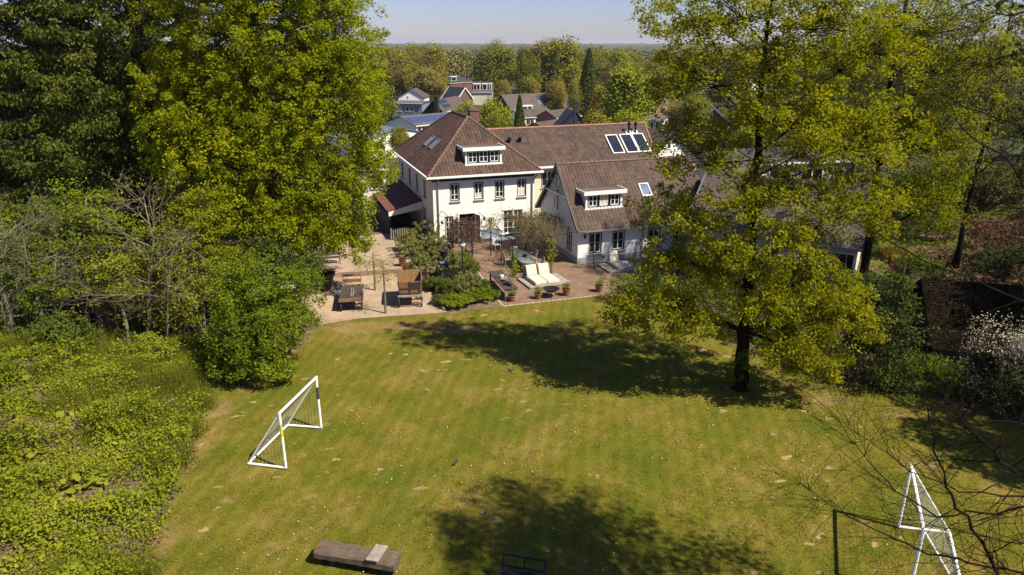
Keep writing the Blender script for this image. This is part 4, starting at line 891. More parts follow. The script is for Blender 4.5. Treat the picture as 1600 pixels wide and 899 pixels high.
pk = MB(); pk.hexa([(.40, -.33, .548), (.76, -.33, .548), (.80, .33, .548), (.44, .33, .548), (.40, -.33, .59), (.76, -.33, .59), (.80, .33, .59), (.44, .33, .59)]); pk.build('plank', M['wood_grey'], lbn, bevel=.008)
bb0 = G(816, 922); bk = thing('metal_bench', 'black bench with an open framed back at the bottom edge of the lawn', 'bench', (bb0.x, bb0.y, 0), R(-14))
for s_ in (-.58, .58):
    m_ = MB(); m_.bar((s_, .16, 0), (s_, .28, .84), .07, .06); m_.build('back_post', M['iron'], bk)
    m_ = MB(); m_.bar((s_, -.28, 0), (s_, -.28, .44), .045, .045); m_.build('leg', M['iron'], bk)
    m_ = MB(); m_.bar((s_, -.33, .62), (s_, .24, .62), .05, .035).bar((s_, -.28, .44), (s_, -.28, .61), .035, .035); m_.build('armrest', M['iron'], bk)
MB().bar((-.6, .285, .84), (.6, .285, .84), .05, .05).bar((-.58, .235, .52), (.58, .235, .52), .055, .055).bar((0, .235, .52), (0, .28, .83), .04, .03).build('backrest', M['iron'], bk)
st_ = MB()
for k in range(5): st_.box(-.58, .58, -.30 + k * .105, -.22 + k * .105, .42, .45)
st_.build('seat', M['iron'], bk)
pw = MB(); q = G(712, 727); 
bird = thing('blackbird', 'small black bird hopping on the lawn left of centre', 'bird', (q.x, q.y, 0), R(50))
bd = MB(); bd.tube([(-.17, 0, .10), (-.08, 0, .095), (0, 0, .10), (.07, 0, .125), (.10, 0, .155), (.125, 0, .16), (.145, 0, .155)], [.012, .028, .048, .042, .028, .024, .004], 8); bd.build('body', M['iron'], bird, smooth=True)
for s_ in (-.018, .018): MB().tube([(.0, s_, .07), (.01, s_, 0)], .005, 4).build('leg', M['twig'], bird)
MB().tube([(.142, 0, .155), (.172, 0, .15)], [.007, .002], 4).build('beak', M['yellow'], bird)
# ------------------------------------------------------------------ terrace furniture
def pot(name, label, px, py, r, h, mat, plantmat, seed, group=None, ph=0.5, leaf=.09, n=150):
    q = G(px, py); root = thing(name, label, 'plant pot', (q.x, q.y, 0), 0, group)
    MB().lathe([(r * .62, 0), (r * .8, h * .4), (r * .95, h * .85), (r * 1.08, h * .87), (r * 1.08, h), (r * .9, h), (r * .85, h * .9)], n=14).build('pot', mat, root, smooth=False)
    MB().lathe([(r * .84, h * .86), (r * .8, h * .9)], n=12).build('soil', M['soil'], root)
    rng = np.random.default_rng(seed); C = rng.normal(size=(n, 3)); C /= np.linalg.norm(C, axis=1)[:, None]; C *= rng.uniform(.3, 1, (n, 1)) * np.array([r * 1.25, r * 1.25, ph / 2]); C[:, 2] += h + ph * .42
    leaf_obj('plant', leaf_arrays(C, leaf, rng, .5), plantmat, root); return root
PG = 'terracotta pots along the terrace edge'
pot('flower_pot', 'terracotta pot with leafy green plant beside the near legs of the long table', 800, 471, .24, .38, M['terracotta'], M['L_bush'], 1, PG, ph=.5)
pot('flower_pot', 'terracotta pot with green plant just left of the fire bowl', 840.5, 467, .22, .34, M['terracotta'], M['L_bush'], 2, PG, ph=.45)
pot('flower_pot', 'terracotta pot with green plant just right of the fire bowl', 885, 462, .25, .42, M['terracotta'], M['L_bush'], 3, PG, ph=.5)
pot('flower_pot', 'terracotta pot alone at the far right end of the terrace edge', 936, 456, .26, .42, M['terracotta'], M['L_bush'], 4, PG, ph=.42)
GR = 'red glazed pots on the gravel'
mred = mat_simple('red_brown_glaze', (0.22, 0.06, 0.04), (0.14, 0.04, 0.03), 5, .35)
pot('garden_pot', 'upright red-brown pot with pale sprigs, the farther of the two on the gravel', 629, 416, .27, .55, mred, M['L_vine'], 5, GR, ph=.5, leaf=.06, n=60)
pot('garden_pot', 'round red-brown pot with pale top, the nearer of the two behind the box cart', 636.5, 428, .33, .55, mred, M['L_sedum'], 6, GR, ph=.2, leaf=.06, n=60)
pot('planter', 'big round dark brown planter against the bush left of the flat cart', 508, 452, .62, 1.0, M['wood_dark'], M['L_bush'], 7, None, ph=.35, leaf=.1, n=200)
q = G(861, 464); fb = thing('fire_bowl', 'dark round fire bowl on thin legs between two terracotta pots', 'fire bowl', (q.x, q.y, 0))
MB().lathe([(.05, .30), (.30, .36), (.46, .50), (.50, .52), (.44, .50), (.28, .40), (.02, .36)], n=18).build('bowl', M['iron'], fb, smooth=True)
for k in range(3): a = k * 2.1 + .5; MB().tube([(.22 * math.cos(a), .22 * math.sin(a), .36), (.36 * math.cos(a), .36 * math.sin(a), 0)], .02, 5).build('leg', M['iron'], fb)
def frame_from(p, q): d = (q - p); return math.atan2(d.y, d.x), d.length
# long narrow table
a_ = G(766, 424 + 12); b_ = G(799, 466 - 1)
pa, pb = G(763, 424, .78), G(809, 447, .78)
cA, cB, cC = G(763, 424, .78), G(788, 452, .78), G(809, 446, .78)
ang, Lt = frame_from(cA, cB); tbl = thing('long_table', 'long dark wooden table with potted plants on it at the left of the terrace', 'table', (cA.x, cA.y, 0), ang)
wt = .82
MB().box(0, Lt, 0, wt, .72, .78).build('tabletop', M['wood_dark'], tbl, bevel=.01)
for x in (.08, Lt - .16):
    for y in (.06, wt - .14): MB().box(x, x + .09, y, y + .09, 0, .718).build('leg', M['wood_dark'] if x < 1 else M['wood_grey'], tbl)
MB().box(Lt - .10, Lt - .07, .16, wt - .16, .5, .715).build('apron', M['wood_grey'], tbl)
def table_pot(name, label, fx, fy, r, h, mat, seed, ph, col, leaf=.07, n=70):
    c_, s_ = math.cos(ang), math.sin(ang); x = cA.x + c_ * fx - s_ * fy; y = cA.y + s_ * fx + c_ * fy
    root = thing(name, label, 'plant pot', (x, y, .78), 0); MB().lathe([(r * .7, 0), (r, h * .9), (r, h), (r * .85, h)], n=10).build('pot', mat, root)
    rng = np.random.default_rng(seed); C = rng.normal(size=(n, 3)) * np.array([r * .6, r * .6, ph * .3]); C[:, 2] += h + ph * .5
    leaf_obj('plant', leaf_arrays(C, leaf, rng, .4), col, root)
table_pot('potted_plant', 'tall green plant in a pot near the middle of the long table', Lt * .45, .4, .13, .2, M['white'], 11, .75, M['L_bush'])
table_pot('potted_plant', 'small pink and white planted bowl on the long table', Lt * .62, .42, .2, .16, M['terracotta'], 12, .2, M['petal'], .05)
table_pot('potted_plant', 'leafy plant in blue-grey pot at the near end of the long table', Lt * .80, .42, .18, .24, M['bluewall'], 13, .5, M['L_bush'])
table_pot('potted_plant', 'small yellow-green plant in ochre pot at the near right corner of the long table', Lt * .90, .56, .13, .24, M['wood_cart'], 14, .45, M['L_vine'])
# daybed
A_, B_, C_ = G(810, 434, .12), G(828, 450, .12), G(878.5, 443, .12)
ang, Lx = frame_from(B_, C_); Ly = (A_ - B_).length
db = thing('daybed', 'double cream cushioned daybed on a low grey deck in the middle of the terrace', 'daybed', (B_.x, B_.y, 0), ang)
Ly = 2.0; Lx = 2.75
MB().box(0, Lx, 0, Ly, .03, .13).box(.1, Lx - .1, .1, Ly - .1, 0, .03).build('deck', M['wood_grey'], db, bevel=.01)
for x in (.42, 1.25): MB().box(x, x + .80, .12, 1.72, .13, .36).build('mattress', M['cushion'], db, bevel=.06)
for x in (.42, 1.25):
    pm = MB(); pm.hexa([(x + .04, 1.45, .37), (x + .76, 1.45, .37), (x + .76, 1.66, .33), (x + .04, 1.66, .33), (x + .04, 1.72, .98), (x + .76, 1.72, .98), (x + .76, 1.92, .92), (x + .04, 1.92, .92)]); pm.build('back_cushion', M['cushion'], db, bevel=.07)
MB().box(.38, 2.1, 1.92, 1.98, .13, .75).build('backrest', M['wood_grey'], db)
q = G(952, 428); d2 = thing('sun_lounger', 'cream cushioned lounger on grey deck half hidden by leaves right of the terrace', 'lounger', (q.x, q.y, 0), R(19))
MB().box(0, 2.2, 0, 1.9, .03, .13).build('deck', M['wood_grey'], d2)
MB().box(.7, 1.45, .1, 1.7, .14, .36).build('mattress', M['cushion'], d2, bevel=.05)
pm = MB(); pm.hexa([(.74, 1.4, .37), (1.4, 1.4, .37), (1.4, 1.6, .33), (.74, 1.6, .33), (.74, 1.7, .95), (1.4, 1.7, .95), (1.4, 1.88, .9), (.74, 1.88, .9)]); pm.build('back_cushion', M['cushion'], d2, bevel=.06)
# dining table with rounded ends and chairs
P1, P2 = G(811, 394.5, .75), G(825, 408, .75); ang, Lt = frame_from(P1, P2); Lt += .9
mid = (P1 + P2) / 2; dt = thing('dining_table', 'oval grey garden dining table under the vine pergola', 'table', (mid.x, mid.y, 0), ang)
oval = [((Lt / 2 - .45) * (1 if math.cos(a) > 0 else -1) + .5 * math.cos(a), .52 * math.sin(a)) for a in [i * 2 * math.pi / 24 + .01 for i in range(24)]]
MB().prism(oval, .71, .75).build('tabletop', M['tabletop'], dt)
for x in (-Lt / 2 + .5, Lt / 2 - .5):
    for y in (-.3, .3): MB().tube([(x, y, .71), (x * 1.05, y, 0)], .03, 6).build('leg', M['tabletop'], dt)
bo = MB().lathe([(.06, 0), (.16, .1), (.15, .1), (.04, .03)], n=12).build('fruit_bowl', M['iron']); bo.location = (mid.x + .1, mid.y, .753); tag(bo, 'small black bowl in the middle of the oval grey table', 'bowl')
def chair(label, x, y, rz, mat, group):
    root = thing('garden_chair', label, 'chair', (x, y, 0), rz, group)
    MB().box(-.23, .23, -.22, .22, .42, .46).build('seat', mat, root, bevel=.01)
    bk_ = MB(); bk_.hexa([(-.23, .2, .46), (.23, .2, .46), (.23, .23, .46), (-.23, .23, .46), (-.21, .30, .88), (.21, .30, .88), (.21, .33, .88), (-.21, .33, .88)]); bk_.build('backrest', mat, root)
    for sx in (-.2, .2):
        for sy in (-.19, .19): MB().tube([(sx, sy, .42), (sx * 1.12, sy * 1.15, 0)], .018, 5).build('leg', mat, root)
        MB().tube([(sx * 1.2, -.18, .43), (sx * 1.25, -.18, .65), (sx * 1.2, .26, .67)], .015, 5).build('armrest', mat, root)
    return root
CG = 'pale chairs around the oval table'
dx, dy = math.cos(ang), math.sin(ang)
def cpos(u, v): return mid.x + dx * u - dy * v, mid.y + dy * u + dx * v
chair('pale garden chair at the near end of the oval table', *cpos(Lt / 2 + .3, .0), ang - math.pi / 2, M['rattan'], CG)
chair('pale garden chair at the far end of the oval table', *cpos(-Lt / 2 - .3, 0), ang + math.pi / 2, M['rattan'], CG)
chair('pale garden chair on the right side of the oval table, nearer the daybed', *cpos(.75, .85), ang, M['rattan'], CG)
chair('pale garden chair on the right side of the oval table, nearer the cottage wall', *cpos(-.75, .85), ang, M['rattan'], CG)
chair('pale garden chair on the left side of the oval table, its farther end', *cpos(-.75, -.85), ang + math.pi, M['rattan'], CG)
q = G(776, 391); chair('white garden chair standing alone before the villa windows', q.x, q.y, R(30), M['white'], None)
q = G(790, 388); st = thing('side_table', 'small light blue topped table before the villa windows under the pergola', 'table', (q.x, q.y, 0), R(19))
MB().box(-.7, .7, -.4, .4, .70, .74).build('tabletop', mat_simple('pale_blue_top', (.4, .48, .55), None, 2, .4), st)
for sx in (-.6, .6):
    for sy in (-.3, .3): MB().box(sx - .03, sx + .03, sy - .03, sy + .03, 0, .698).build('leg', M['iron'], st)
q = G(752, 384); wbn = thing('wall_bench', 'pale blue-grey bench against the villa wall between doors and window', 'bench', (q.x, q.y + .6, 0), R(19.1))
MB().box(0, 1.6, 0, .45, .4, .45).build('seat', M['greyblue'], wbn); MB().box(0, 1.6, .45, .5, .45, .9).build('backrest', M['greyblue'], wbn)
for x in (.05, 1.45):
    for y in (.02, .4): MB().box(x, x + .07, y, y + .07, 0, .398).build('leg', M['greyblue'], wbn)
# pergola
pgl = thing('pergola', 'thin dark iron pergola with wires and curved rods over the terrace', 'pergola', (0, 0, 0))
PB = {'a': [(708, 397.5), (722, 405), (738.5, 414.5)], 'b': [(766.4, 399.4), (783.4, 417.4), (801, 433.4)], 'c': [(821.4, 393.7), (842.2, 410.8), (860.6, 427.8)]}
HP = 2.45; tops = {}
for k, l in PB.items():
    for i, (x, y) in enumerate(l):
        q = G(x, y); thick = .055 if (k == 'a' and i == 2) else .028
        MB().tube([q, q + Vector((0, 0, HP))], thick, 6).build('post', M['ironblue'] if thick > .05 else M['iron'], pgl); tops[k, i] = q + Vector((0, 0, HP))
def rod(p, q, r=.022, arch=0.0):
    MB().tube([p.lerp(q, i / 6) + Vector((0, 0, arch * math.sin(math.pi * i / 6))) for i in range(7)], r, 5).build('beam', M['iron'], pgl)
for k in 'abc': rod(tops[k, 0], tops[k, 1]); rod(tops[k, 1], tops[k, 2])
for i in range(3): rod(tops['a', i], tops['b', i], arch=.1); rod(tops['b', i], tops['c', i], arch=.1)
back = Vector((-.33, .945, 0)) * 2.2
for k in 'abc': rod(tops[k, 0], tops[k, 0] + back * (1.6 if k == 'a' else 1.3))
rod(tops['c', 2], tops['c', 2] + Vector((2.6, .6, 0)), arch=.2); rod(tops['c', 2] + Vector((2.6, .6, 0)), tops['c', 2] + Vector((2.9, .9, -2.4)), r=.03)
def vine(name, label, pts, wid, ntw, nleaf, leafmat, seed, lsize=.1, twigmat=None, hang=.5, trunkpts=None):
    rng = np.random.default_rng(seed); root = thing(name, label, 'climber', (0, 0, 0)); mb = MB(); C = []
    P = [Vector(p) for p in pts]
    if trunkpts: mb.tube(trunkpts, [.06, .045, .04, .03][:len(trunkpts)], 6)
    for _ in range(ntw):
        i = rng.integers(len(P) - 1); p = P[i].lerp(P[i + 1], rng.random()) + Vector(rng.normal(size=3)) * wid * Vector((1, 1, .35)) * .5 if False else P[i].lerp(P[i + 1], rng.random()) + Vector((rng.normal() * wid, rng.normal() * wid, rng.normal() * wid * .35))
        d = Vector(rng.normal(size=3)); d.z -= hang * abs(rng.normal()); d.normalize(); l = rng.uniform(.35, .95)
        q = p + d * l + Vector((0, 0, -.1)); mm = p.lerp(q, .5) + Vector(rng.normal(size=3)) * .12
        mb.tube([p, mm, q], [.012, .009, .006], 3, cap=False); C += [tuple(p.lerp(q, rng.random())) for _ in range(max(1, nleaf // ntw))]
    mb.build('stems', twigmat or M['twig'], root)
    C = np.array(C) + rng.normal(size=(len(C), 3)) * .06
    leaf_obj('foliage', leaf_arrays(C, lsize, rng, .3), leafmat, root)
bt0 = tops['b', 1]; ct = [tops['c', i] for i in range(3)]
vine('wisteria', 'tangled brown budding wisteria over the right half of the pergola', [tops['b', 0].lerp(ct[0], .4) + Vector((0, .8, 0)), ct[0], ct[1], tops['b', 1].lerp(ct[1], .55), ct[2] + Vector((-.3, .3, 0)), ct[0] + Vector((.8, .8, .1)), ct[1] + Vector((.9, .8, 0))], .55, 1100, 3600, M['L_tan'], 21, .095, M['twig'], trunkpts=[G(821, 394), tops['c', 0] + Vector((0, 0, -1)), tops['c', 0]])
vine('climbing_rose', 'brown twiggy climber hanging on the left posts of the pergola', [tops['a', 0] + Vector((.3, .6, -.1)), tops['a', 1] + Vector((.2, 0, -.4)), tops['a', 1].lerp(tops['a', 2], .5) + Vector((.1, 0, -.9)), tops['a', 1] + Vector((.6, .8, 0))], .42, 620, 1500, M['L_brown'], 22, .085, mat_simple('red_brown_twig', (.14, .075, .05), (.08, .045, .03), 4, .9), hang=1.0, trunkpts=[G(730, 410), G(728, 409) + Vector((0, 0, 1.2)), tops['a', 1]])
def post_vine(label, px, py, seed, h0=.3, h1=2.2, r=.28, n=420):
    q = G(px, py); rng = np.random.default_rng(seed); root = thing('post_climber', label, 'climber', (q.x, q.y, 0), 0, 'yellow-green climbers on pergola posts')
    MB().tube([(.05, 0, 0), (.07, .03, h1 * .5), (.03, -.03, h1)], .02, 5).build('stems', M['twig'], root)
    z = rng.uniform(h0, h1, n); C = np.stack([rng.normal(size=n) * r * .5, rng.normal(size=n) * r * .5, z], 1); C[:, :2] *= (0.5 + np.sin(z * 3 + seed)[:, None] ** 2)
    leaf_obj('foliage', leaf_arrays(C, .12, rng, .3), M['L_vine'], root)
post_vine('yellow-green climber on the pergola post behind the daybed pillows', 803, 433, 31, h0=.1, h1=1.5)
post_vine('yellow-green climber on the rightmost pergola post', 861, 428, 32, h0=.7, h1=2.3)
post_vine('yellow-green tuft high on a pergola post before the villa wall', 767, 399.5, 33, h0=1.9, h1=2.7, r=.4, n=300)
# pedestal urns
def urn(label, px, py, s=1.0):
    q = G(px, py); root = thing('pedestal_urn', label, 'urn', (q.x, q.y, 0), R(19), 'dark urns on pedestals in the planting bed')
    MB().box(-.26 * s, .26 * s, -.26 * s, .26 * s, 0, .95 * s).build('pedestal', M['ironblue'], root, bevel=.01)
    MB().box(-.32 * s, .32 * s, -.32 * s, .32 * s, .95 * s, 1.03 * s).build('cap', M['zinc'], root, bevel=.01)
    MB().lathe([(.16, 0), (.17, .05), (.07, .1), (.06, .2), (.2, .3), (.25, .45), (.24, .6), (.3, .66), (.3, .7), (.24, .7), (.2, .55)], (0, 0, 1.032 * s), 14).build('urn', M['iron'], root, smooth=True)
urn('dark urn on a square pedestal between pale clipped shrubs close to the villa corner', 666, 392); urn('dark urn on a square pedestal in the middle of the planting bed near the terrace', 694, 432)
q = G(723.5, 438); lp_ = thing('garden_lamp', 'slim black garden lamp post with a smoky glass head in the planting bed', 'lamp post', (q.x, q.y, 0))
MB().tube([(0, 0, 0), (0, 0, 2.1)], .035, 8).build('post', M['iron'], lp_); MB().lathe([(.06, 0), (.2, .1), (.21, .28), (.06, .36)], (0, 0, 2.1), 12).build('lamp_head', M['lampglass'], lp_, smooth=True); MB().lathe([(.22, 0), (.12, .1), (.02, .14)], (0, 0, 2.44), 12).build('lamp_cap', M['iron'], lp_)
# ------------------------------------------------------------------ hand carts
def wheel(parent, x, y, r, w=.06, tilt=0):
    m_ = MB(); N = 20
    for k in range(N):
        a0, a1 = 2 * math.pi * k / N, 2 * math.pi * (k + 1) / N
        for (ra, rb) in ((r - .07, r),):
            p = [(x + s_, y + q_ * math.cos(a), r + q_ * math.sin(a)) for s_ in (-w / 2, w / 2) for (q_, a) in ((ra, a0), (rb, a0), (rb, a1), (ra, a1))]
            m_.hexa([p[0], p[1], p[5], p[4], p[3], p[2], p[6], p[7]])
    o = m_.build('wheel', M['wood_dark'], parent)
    s_ = MB(); s_.lathe([(.07, -.07), (.07, .07)], n=8); s_.v = [(x + v[2], y + v[0], r + v[1]) for v in s_.v]
    for k in range(8): a = k * math.pi / 4; s_.bar((x, y + .05 * math.cos(a), r + .05 * math.sin(a)), (x, y + (r - .06) * math.cos(a), r + (r - .06) * math.sin(a)), .035)
    s_.build('spokes', M['wood_dark'], o)
q = G(550, 486); ct_ = thing('flat_cart', 'old wooden flatbed hand cart with grey boards standing on the gravel', 'cart', (q.x, q.y, 0), R(10))
for x in (-.52, .52):
    for y in (.15, 1.75): wheel(ct_, x * 1.05, y, .34)
bd = MB()
for k in range(8): bd.box(-.62 + k * .155, -.62 + k * .155 + .148, -.15, 2.15, .74, .78)
bd.build('bed', M['wood_dark'], ct_)
MB().box(-.66, .66, -.22, -.152, .62, .80).box(-.66, .66, 2.152, 2.22, .62, .80).box(-.5, -.42, -.15, 2.15, .62, .738).box(.42, .5, -.15, 2.15, .62, .738).build('frame', M['wood_cart'], ct_)
for y_ in (.15, 1.75): MB().tube([(-.56, y_, .34), (.56, y_, .34)], .035, 6).bar((-.4, y_, .36), (-.4, y_, .62), .06).bar((.4, y_, .36), (.4, y_, .62), .06).build('axle', M['wood_dark'], ct_)
MB().bar((-.5, 1.9, .78), (-.52, 2.3, 1.35), .05).bar((.5, 1.9, .78), (.52, 2.3, 1.35), .05).bar((-.55, 2.3, 1.33), (.55, 2.3, 1.33), .06, .1).bar((-.5, 2.15, 1.05), (.5, 2.15, 1.05), .05, .2).build('backboard', M['wood_cart'], ct_)
for x in (-.03, .08): MB().tube([(x, .1, .81), (x + .05, .8, .83), (x - .02, 1.5, .82)], .025, 5).build('shaft', M['wood_grey'], ct_)
q = G(642, 480); c2 = thing('box_cart', 'brown wooden box cart with raised panelled sides standing on the gravel', 'cart', (q.x, q.y, 0), R(8))
for x in (-.62, .62):
    for y in (.15, 1.6): wheel(c2, x, y, .4)
MB().box(-.56, .56, -.05, 1.85, .78, .84).build('bed', M['wood_cart'], c2)
fr = MB(); fr.hexa([(-.56, -.1, .8), (.56, -.1, .8), (.56, -.05, .8), (-.56, -.05, .8), (-.62, -.16, 1.55), (.62, -.16, 1.55), (.62, -.11, 1.55), (-.62, -.11, 1.55)]); fr.build('front_panel', M['wood_cart'], c2)
fr = MB()
for x in (-.58, 0, .54): fr.bar((x, -.125, .78), (x * 1.05, -.19, 1.58), .05, .04)
for z in (.86, 1.18, 1.28, 1.38, 1.48): fr.bar((-.58 if z in (.86, 1.18) else 0.05, -.13 - (z - .8) * .08, z), (.58, -.13 - (z - .8) * .08, z), .03, .04)
fr.build('panel_battens', M['wood_dark'], c2)
for s_ in (-1, 1):
    sd_ = MB(); sd_.hexa([(s_ * .56, -.05, .84), (s_ * .60, -.05, .84), (s_ * .60, 1.85, .84), (s_ * .56, 1.85, .84), (s_ * .64, -.1, 1.55), (s_ * .68, -.1, 1.55), (s_ * .68, 1.95, 1.55), (s_ * .64, 1.95, 1.55)]); sd_.build('side_panel', M['wood_cart'], c2)
bk2 = MB(); bk2.hexa([(-.56, 1.80, .84), (.56, 1.80, .84), (.56, 1.85, .84), (-.56, 1.85, .84), (-.64, 1.97, 1.56), (.64, 1.97, 1.56), (.64, 2.02, 1.56), (-.64, 2.02, 1.56)]); bk2.build('back_panel', M['wood_cart'], c2)
MB().box(-.68, .68, -.25, -.19, .68, .79).build('front_beam', M['wood_grey'], c2)
for y_ in (.15, 1.6): MB().tube([(-.62, y_, .4), (.62, y_, .4)], .035, 6).bar((-.35, y_, .42), (-.35, y_, .78), .06).bar((.35, y_, .42), (.35, y_, .78), .06).build('axle', M['wood_dark'], c2)
q = G(516, 414); gb = thing('garden_bench', 'dark slatted garden bench on the gravel under the drooping tree', 'bench', (q.x, q.y, 0), R(15))
s_ = MB()
for k in range(4): s_.box(-.7, .7, .05 + k * .12, .14 + k * .12, .42, .45)
s_.build('seat', M['wood_dark'], gb); s_ = MB()
for k in range(3): s_.box(-.7, .7, .52, .55, .52 + k * .14, .61 + k * .14)
s_.build('backrest', M['wood_dark'], gb)
for x in (-.68, .62):
    for y in (.05, .5): MB().box(x, x + .06, y, y + .05, 0, .42 if y < .3 else .94).build('leg', M['wood_dark'], gb)
# ------------------------------------------------------------------ big trees
def gz(x, y): return float(zg(x, y))
# the great beech at the left
tree('beech_tree', 'huge bright yellow-green tree hanging over the gravel at the left of the villa', 'tree', (-14.6, 41.2, 0), [(0, 0, 0), (.2, 0, 5), (-.1, .1, 11), (.3, 0, 17), (0, 0, 22)], .62,
     [(.7, -1.0, 16.0, 5.6, 5.0, 6.0, 934), (3.0, -1.5, 10.5, 5.0, 4.2, 4.8, 712), (-2.2, -1.8, 10.0, 3.8, 4.2, 4.8, 639), (.2, -3.2, 7.4, 4.8, 2.8, 4.4, 639), (4.2, -2.8, 5.6, 2.6, 2.2, 2.8, 258), (4.9, -.5, 13.6, 2.9, 3.4, 5.4, 367), (5.2, -2.2, 3.4, 1.5, 1.4, 1.5, 85), (1.0, -4, 5.0, 2.4, 1.8, 2.6, 196), (2.5, -1, 17, 4.5, 4, 4, 294), (-2.6, -2.6, 5.6, 2.6, 2.2, 2.6, 196), (3.0, -3.6, 4.0, 1.8, 1.4, 1.8, 109), (6.5, -.8, 7.6, 1.3, 2.0, 2.6, 85)],
     66, .40, .145, M['L_beech'], M['bark'], 101, flat=.85, up=.5, droop=.15, limb_frac=.16)
# the open oak on the lawn
T = G(1155, 607)
tree('oak_tree', 'tall airy yellow-green tree rising from the right side of the lawn', 'tree', tuple(T), [(0, 0, -.1), (.02, .1, 2.6), (-.1, .2, 6.0), (-.3, .3, 10), (-.5, .2, 13.2), (-.5, 0, 16.2)], .30,
     [(-3.6, .2, 14.9, 2.1, 2.0, 1.2, 56), (-1.6, 0, 14.9, 2.6, 1.9, 1.8, 122), (1.2, -.4, 14.8, 2.4, 1.9, 1.8, 122), (3.2, 0, 13.6, 2.4, 2.4, 2.4, 122), (-2.9, .2, 12.9, 2.1, 2.0, 1.5, 73), (-.4, -.8, 13.2, 1.6, 1.5, 1.2, 60),
      (1.0, -.8, 11.4, 1.9, 1.8, 1.4, 93), (3.6, 0, 10.6, 2.3, 2.2, 1.7, 109), (-2.4, .2, 10.0, 2.3, 2.0, 1.7, 109), (.6, -.8, 8.8, 1.8, 1.6, 1.3, 80), (3.4, -.4, 7.8, 2.2, 2.0, 1.7, 109), (-3.2, .2, 7.6, 2.0, 2.0, 1.3, 85),
      (-2.9, .0, 5.7, 2.1, 2.0, 1.2, 85), (-.7, -.8, 5.6, 1.7, 1.4, 1.1, 56), (2.0, -1.0, 5.2, 1.9, 1.7, 1.4, 98), (3.5, -.6, 3.6, 1.9, 1.8, 1.5, 102), (1.6, -1.3, 3.2, 1.5, 1.3, 1.0, 60), (2.6, -1.4, 1.9, 1.5, 1.2, .9, 49), (-4.1, -.6, 4.2, 1.6, 1.5, 1.0, 53), (.1, -1.7, 4.4, 1.6, .8, 1.1, 62), (.4, -1.7, 6.9, 1.4, .8, 1.0, 42), (-1.1, -1.5, 8.3, 1.5, .9, 1.1, 49), (.9, -1.3, 10.2, 1.4, .9, .9, 35), (-.9, -1.2, 11.6, 1.3, .8, .8, 28), (-1.6, -1.6, 6.6, 1.4, .9, .9, 42), (1.2, -1.9, 2.6, 1.3, .8, .8, 35), (-2.4, -1.0, 3.5, 1.5, 1.3, .9, 49), (-4.8, .4, 3.0, 1.1, 1.2, .9, 31)],
     50, .38, .125, M['L_oak'], M['bark_dark'], 102, flat=.75, up=.5, droop=.1, limb_frac=.4, limb_r=.2)
shrub('ivy', 'dark ivy skirt around the foot of the tall airy tree', tuple(T), [(0, 0, .35, .75, .6, .4, 30), (0, 0, 1.0, .42, .42, 1.0, 30)], 26, .22, .11, M['L_bush'], 103, 3, cat='ivy')
# second tree behind, right
tree('maple_tree', 'broad bright tree behind the tall airy one, at the upper right', 'tree', (20.3, 38.5, gz(20, 38)), [(0, 0, 0), (-.2, 0, 5), (-.5, 0, 10), (-.3, .2, 15), (0, 0, 19)], .24,
     [(-.8, -.5, 14.5, 4.6, 3.4, 3.6, 305), (2.6, -.5, 13.0, 3.2, 3, 3.8, 196), (-2.8, 0, 10.4, 2.8, 2.6, 2.4, 147), (1.6, -1.4, 9.2, 3.0, 2.4, 2.4, 171), (2.7, -.8, 5.8, 1.8, 1.9, 2.4, 85), (.3, 0, 17.6, 3.4, 3, 2.2, 73), (.5, -1.6, 6.8, 1.6, 1.5, 1.4, 31)],
     56, .52, .13, M['L_oak2'], M['bark_dark'], 104, flat=.75, up=.65, droop=.2, limb_frac=.4)
tree('lime_tree', 'loose olive tree at the upper right corner behind bare twigs', 'tree', (29.0, 44, gz(29, 44)), [(0, 0, 0), (0, 0, 6), (.3, 0, 12), (0, 0, 16.5)], .17,
     [(0, 0, 13.0, 4.4, 3.4, 3.6, 100), (3.2, 0, 9.4, 3, 3, 2.8, 50), (-3.0, .5, 9.0, 2.6, 2.6, 2.4, 50), (0, 0, 6, 2.6, 2, 1.6, 26)], 70, .6, .14, M['L_olive'], M['bark_dark'], 105, limb_frac=.6)
# spruces
spruce('tall dark spruce with drooping boughs and bare trunk left of the great yellow-green tree', (-25.0, 40.5, gz(-25, 40)), 34, 6.4, 111, z0=5.0)
spruce('dark spruce cut by the left edge of the picture', (-31.0, 41, gz(-31, 41)), 33, 6.2, 112, z0=5.5)
spruce('narrow dark spruce squeezed between the tall spruce and the great yellow-green tree', (-21.3, 42.5, 0), 34, 4.8, 113, z0=5.5)
spruce('dark spruce in the second row behind the two tall left spruces', (-28.5, 49, 0), 34, 6.4, 114, z0=4)
spruce('small spruce standing behind the narrow dark spruce', (-22.5, 51, 0), 28, 5.6, 115, z0=3)
# understorey at the left
tree('broadleaf_tree', 'mid green leafy tree below the dark spruces', 'tree', (-19.6, 31.5, gz(-19.6, 31.5)), [(0, 0, 0), (.1, 0, 2.5), (0, 0, 5), (.3, 0, 7)], .17,
     [(0, 0, 5.6, 2.5, 2.0, 2.2, 120), (-2.2, .2, 4.4, 1.8, 1.6, 1.8, 60), (1.7, 0, 4.0, 1.6, 1.5, 1.6, 50)], 50, .5, .14, M['L_bush'], M['bark_pale'], 121, limb_frac=.5)
tree('broadleaf_tree', 'small olive tree with pale stout trunk at the back of the overgrown bank', 'tree', (*G(163, 548)[:2], gz(*G(163, 548)[:2])), [(0, 0, 0), (.1, 0, 1.4), (0, 0, 3), (.2, 0, 5.4)], .2,
     [(0, .4, 4.2, 2.0, 1.6, 1.7, 60), (1.4, 0, 3.2, 1.2, 1.2, 1.2, 26)], 40, .45, .13, M['L_olive'], M['bark_pale'], 122, limb_frac=.6)
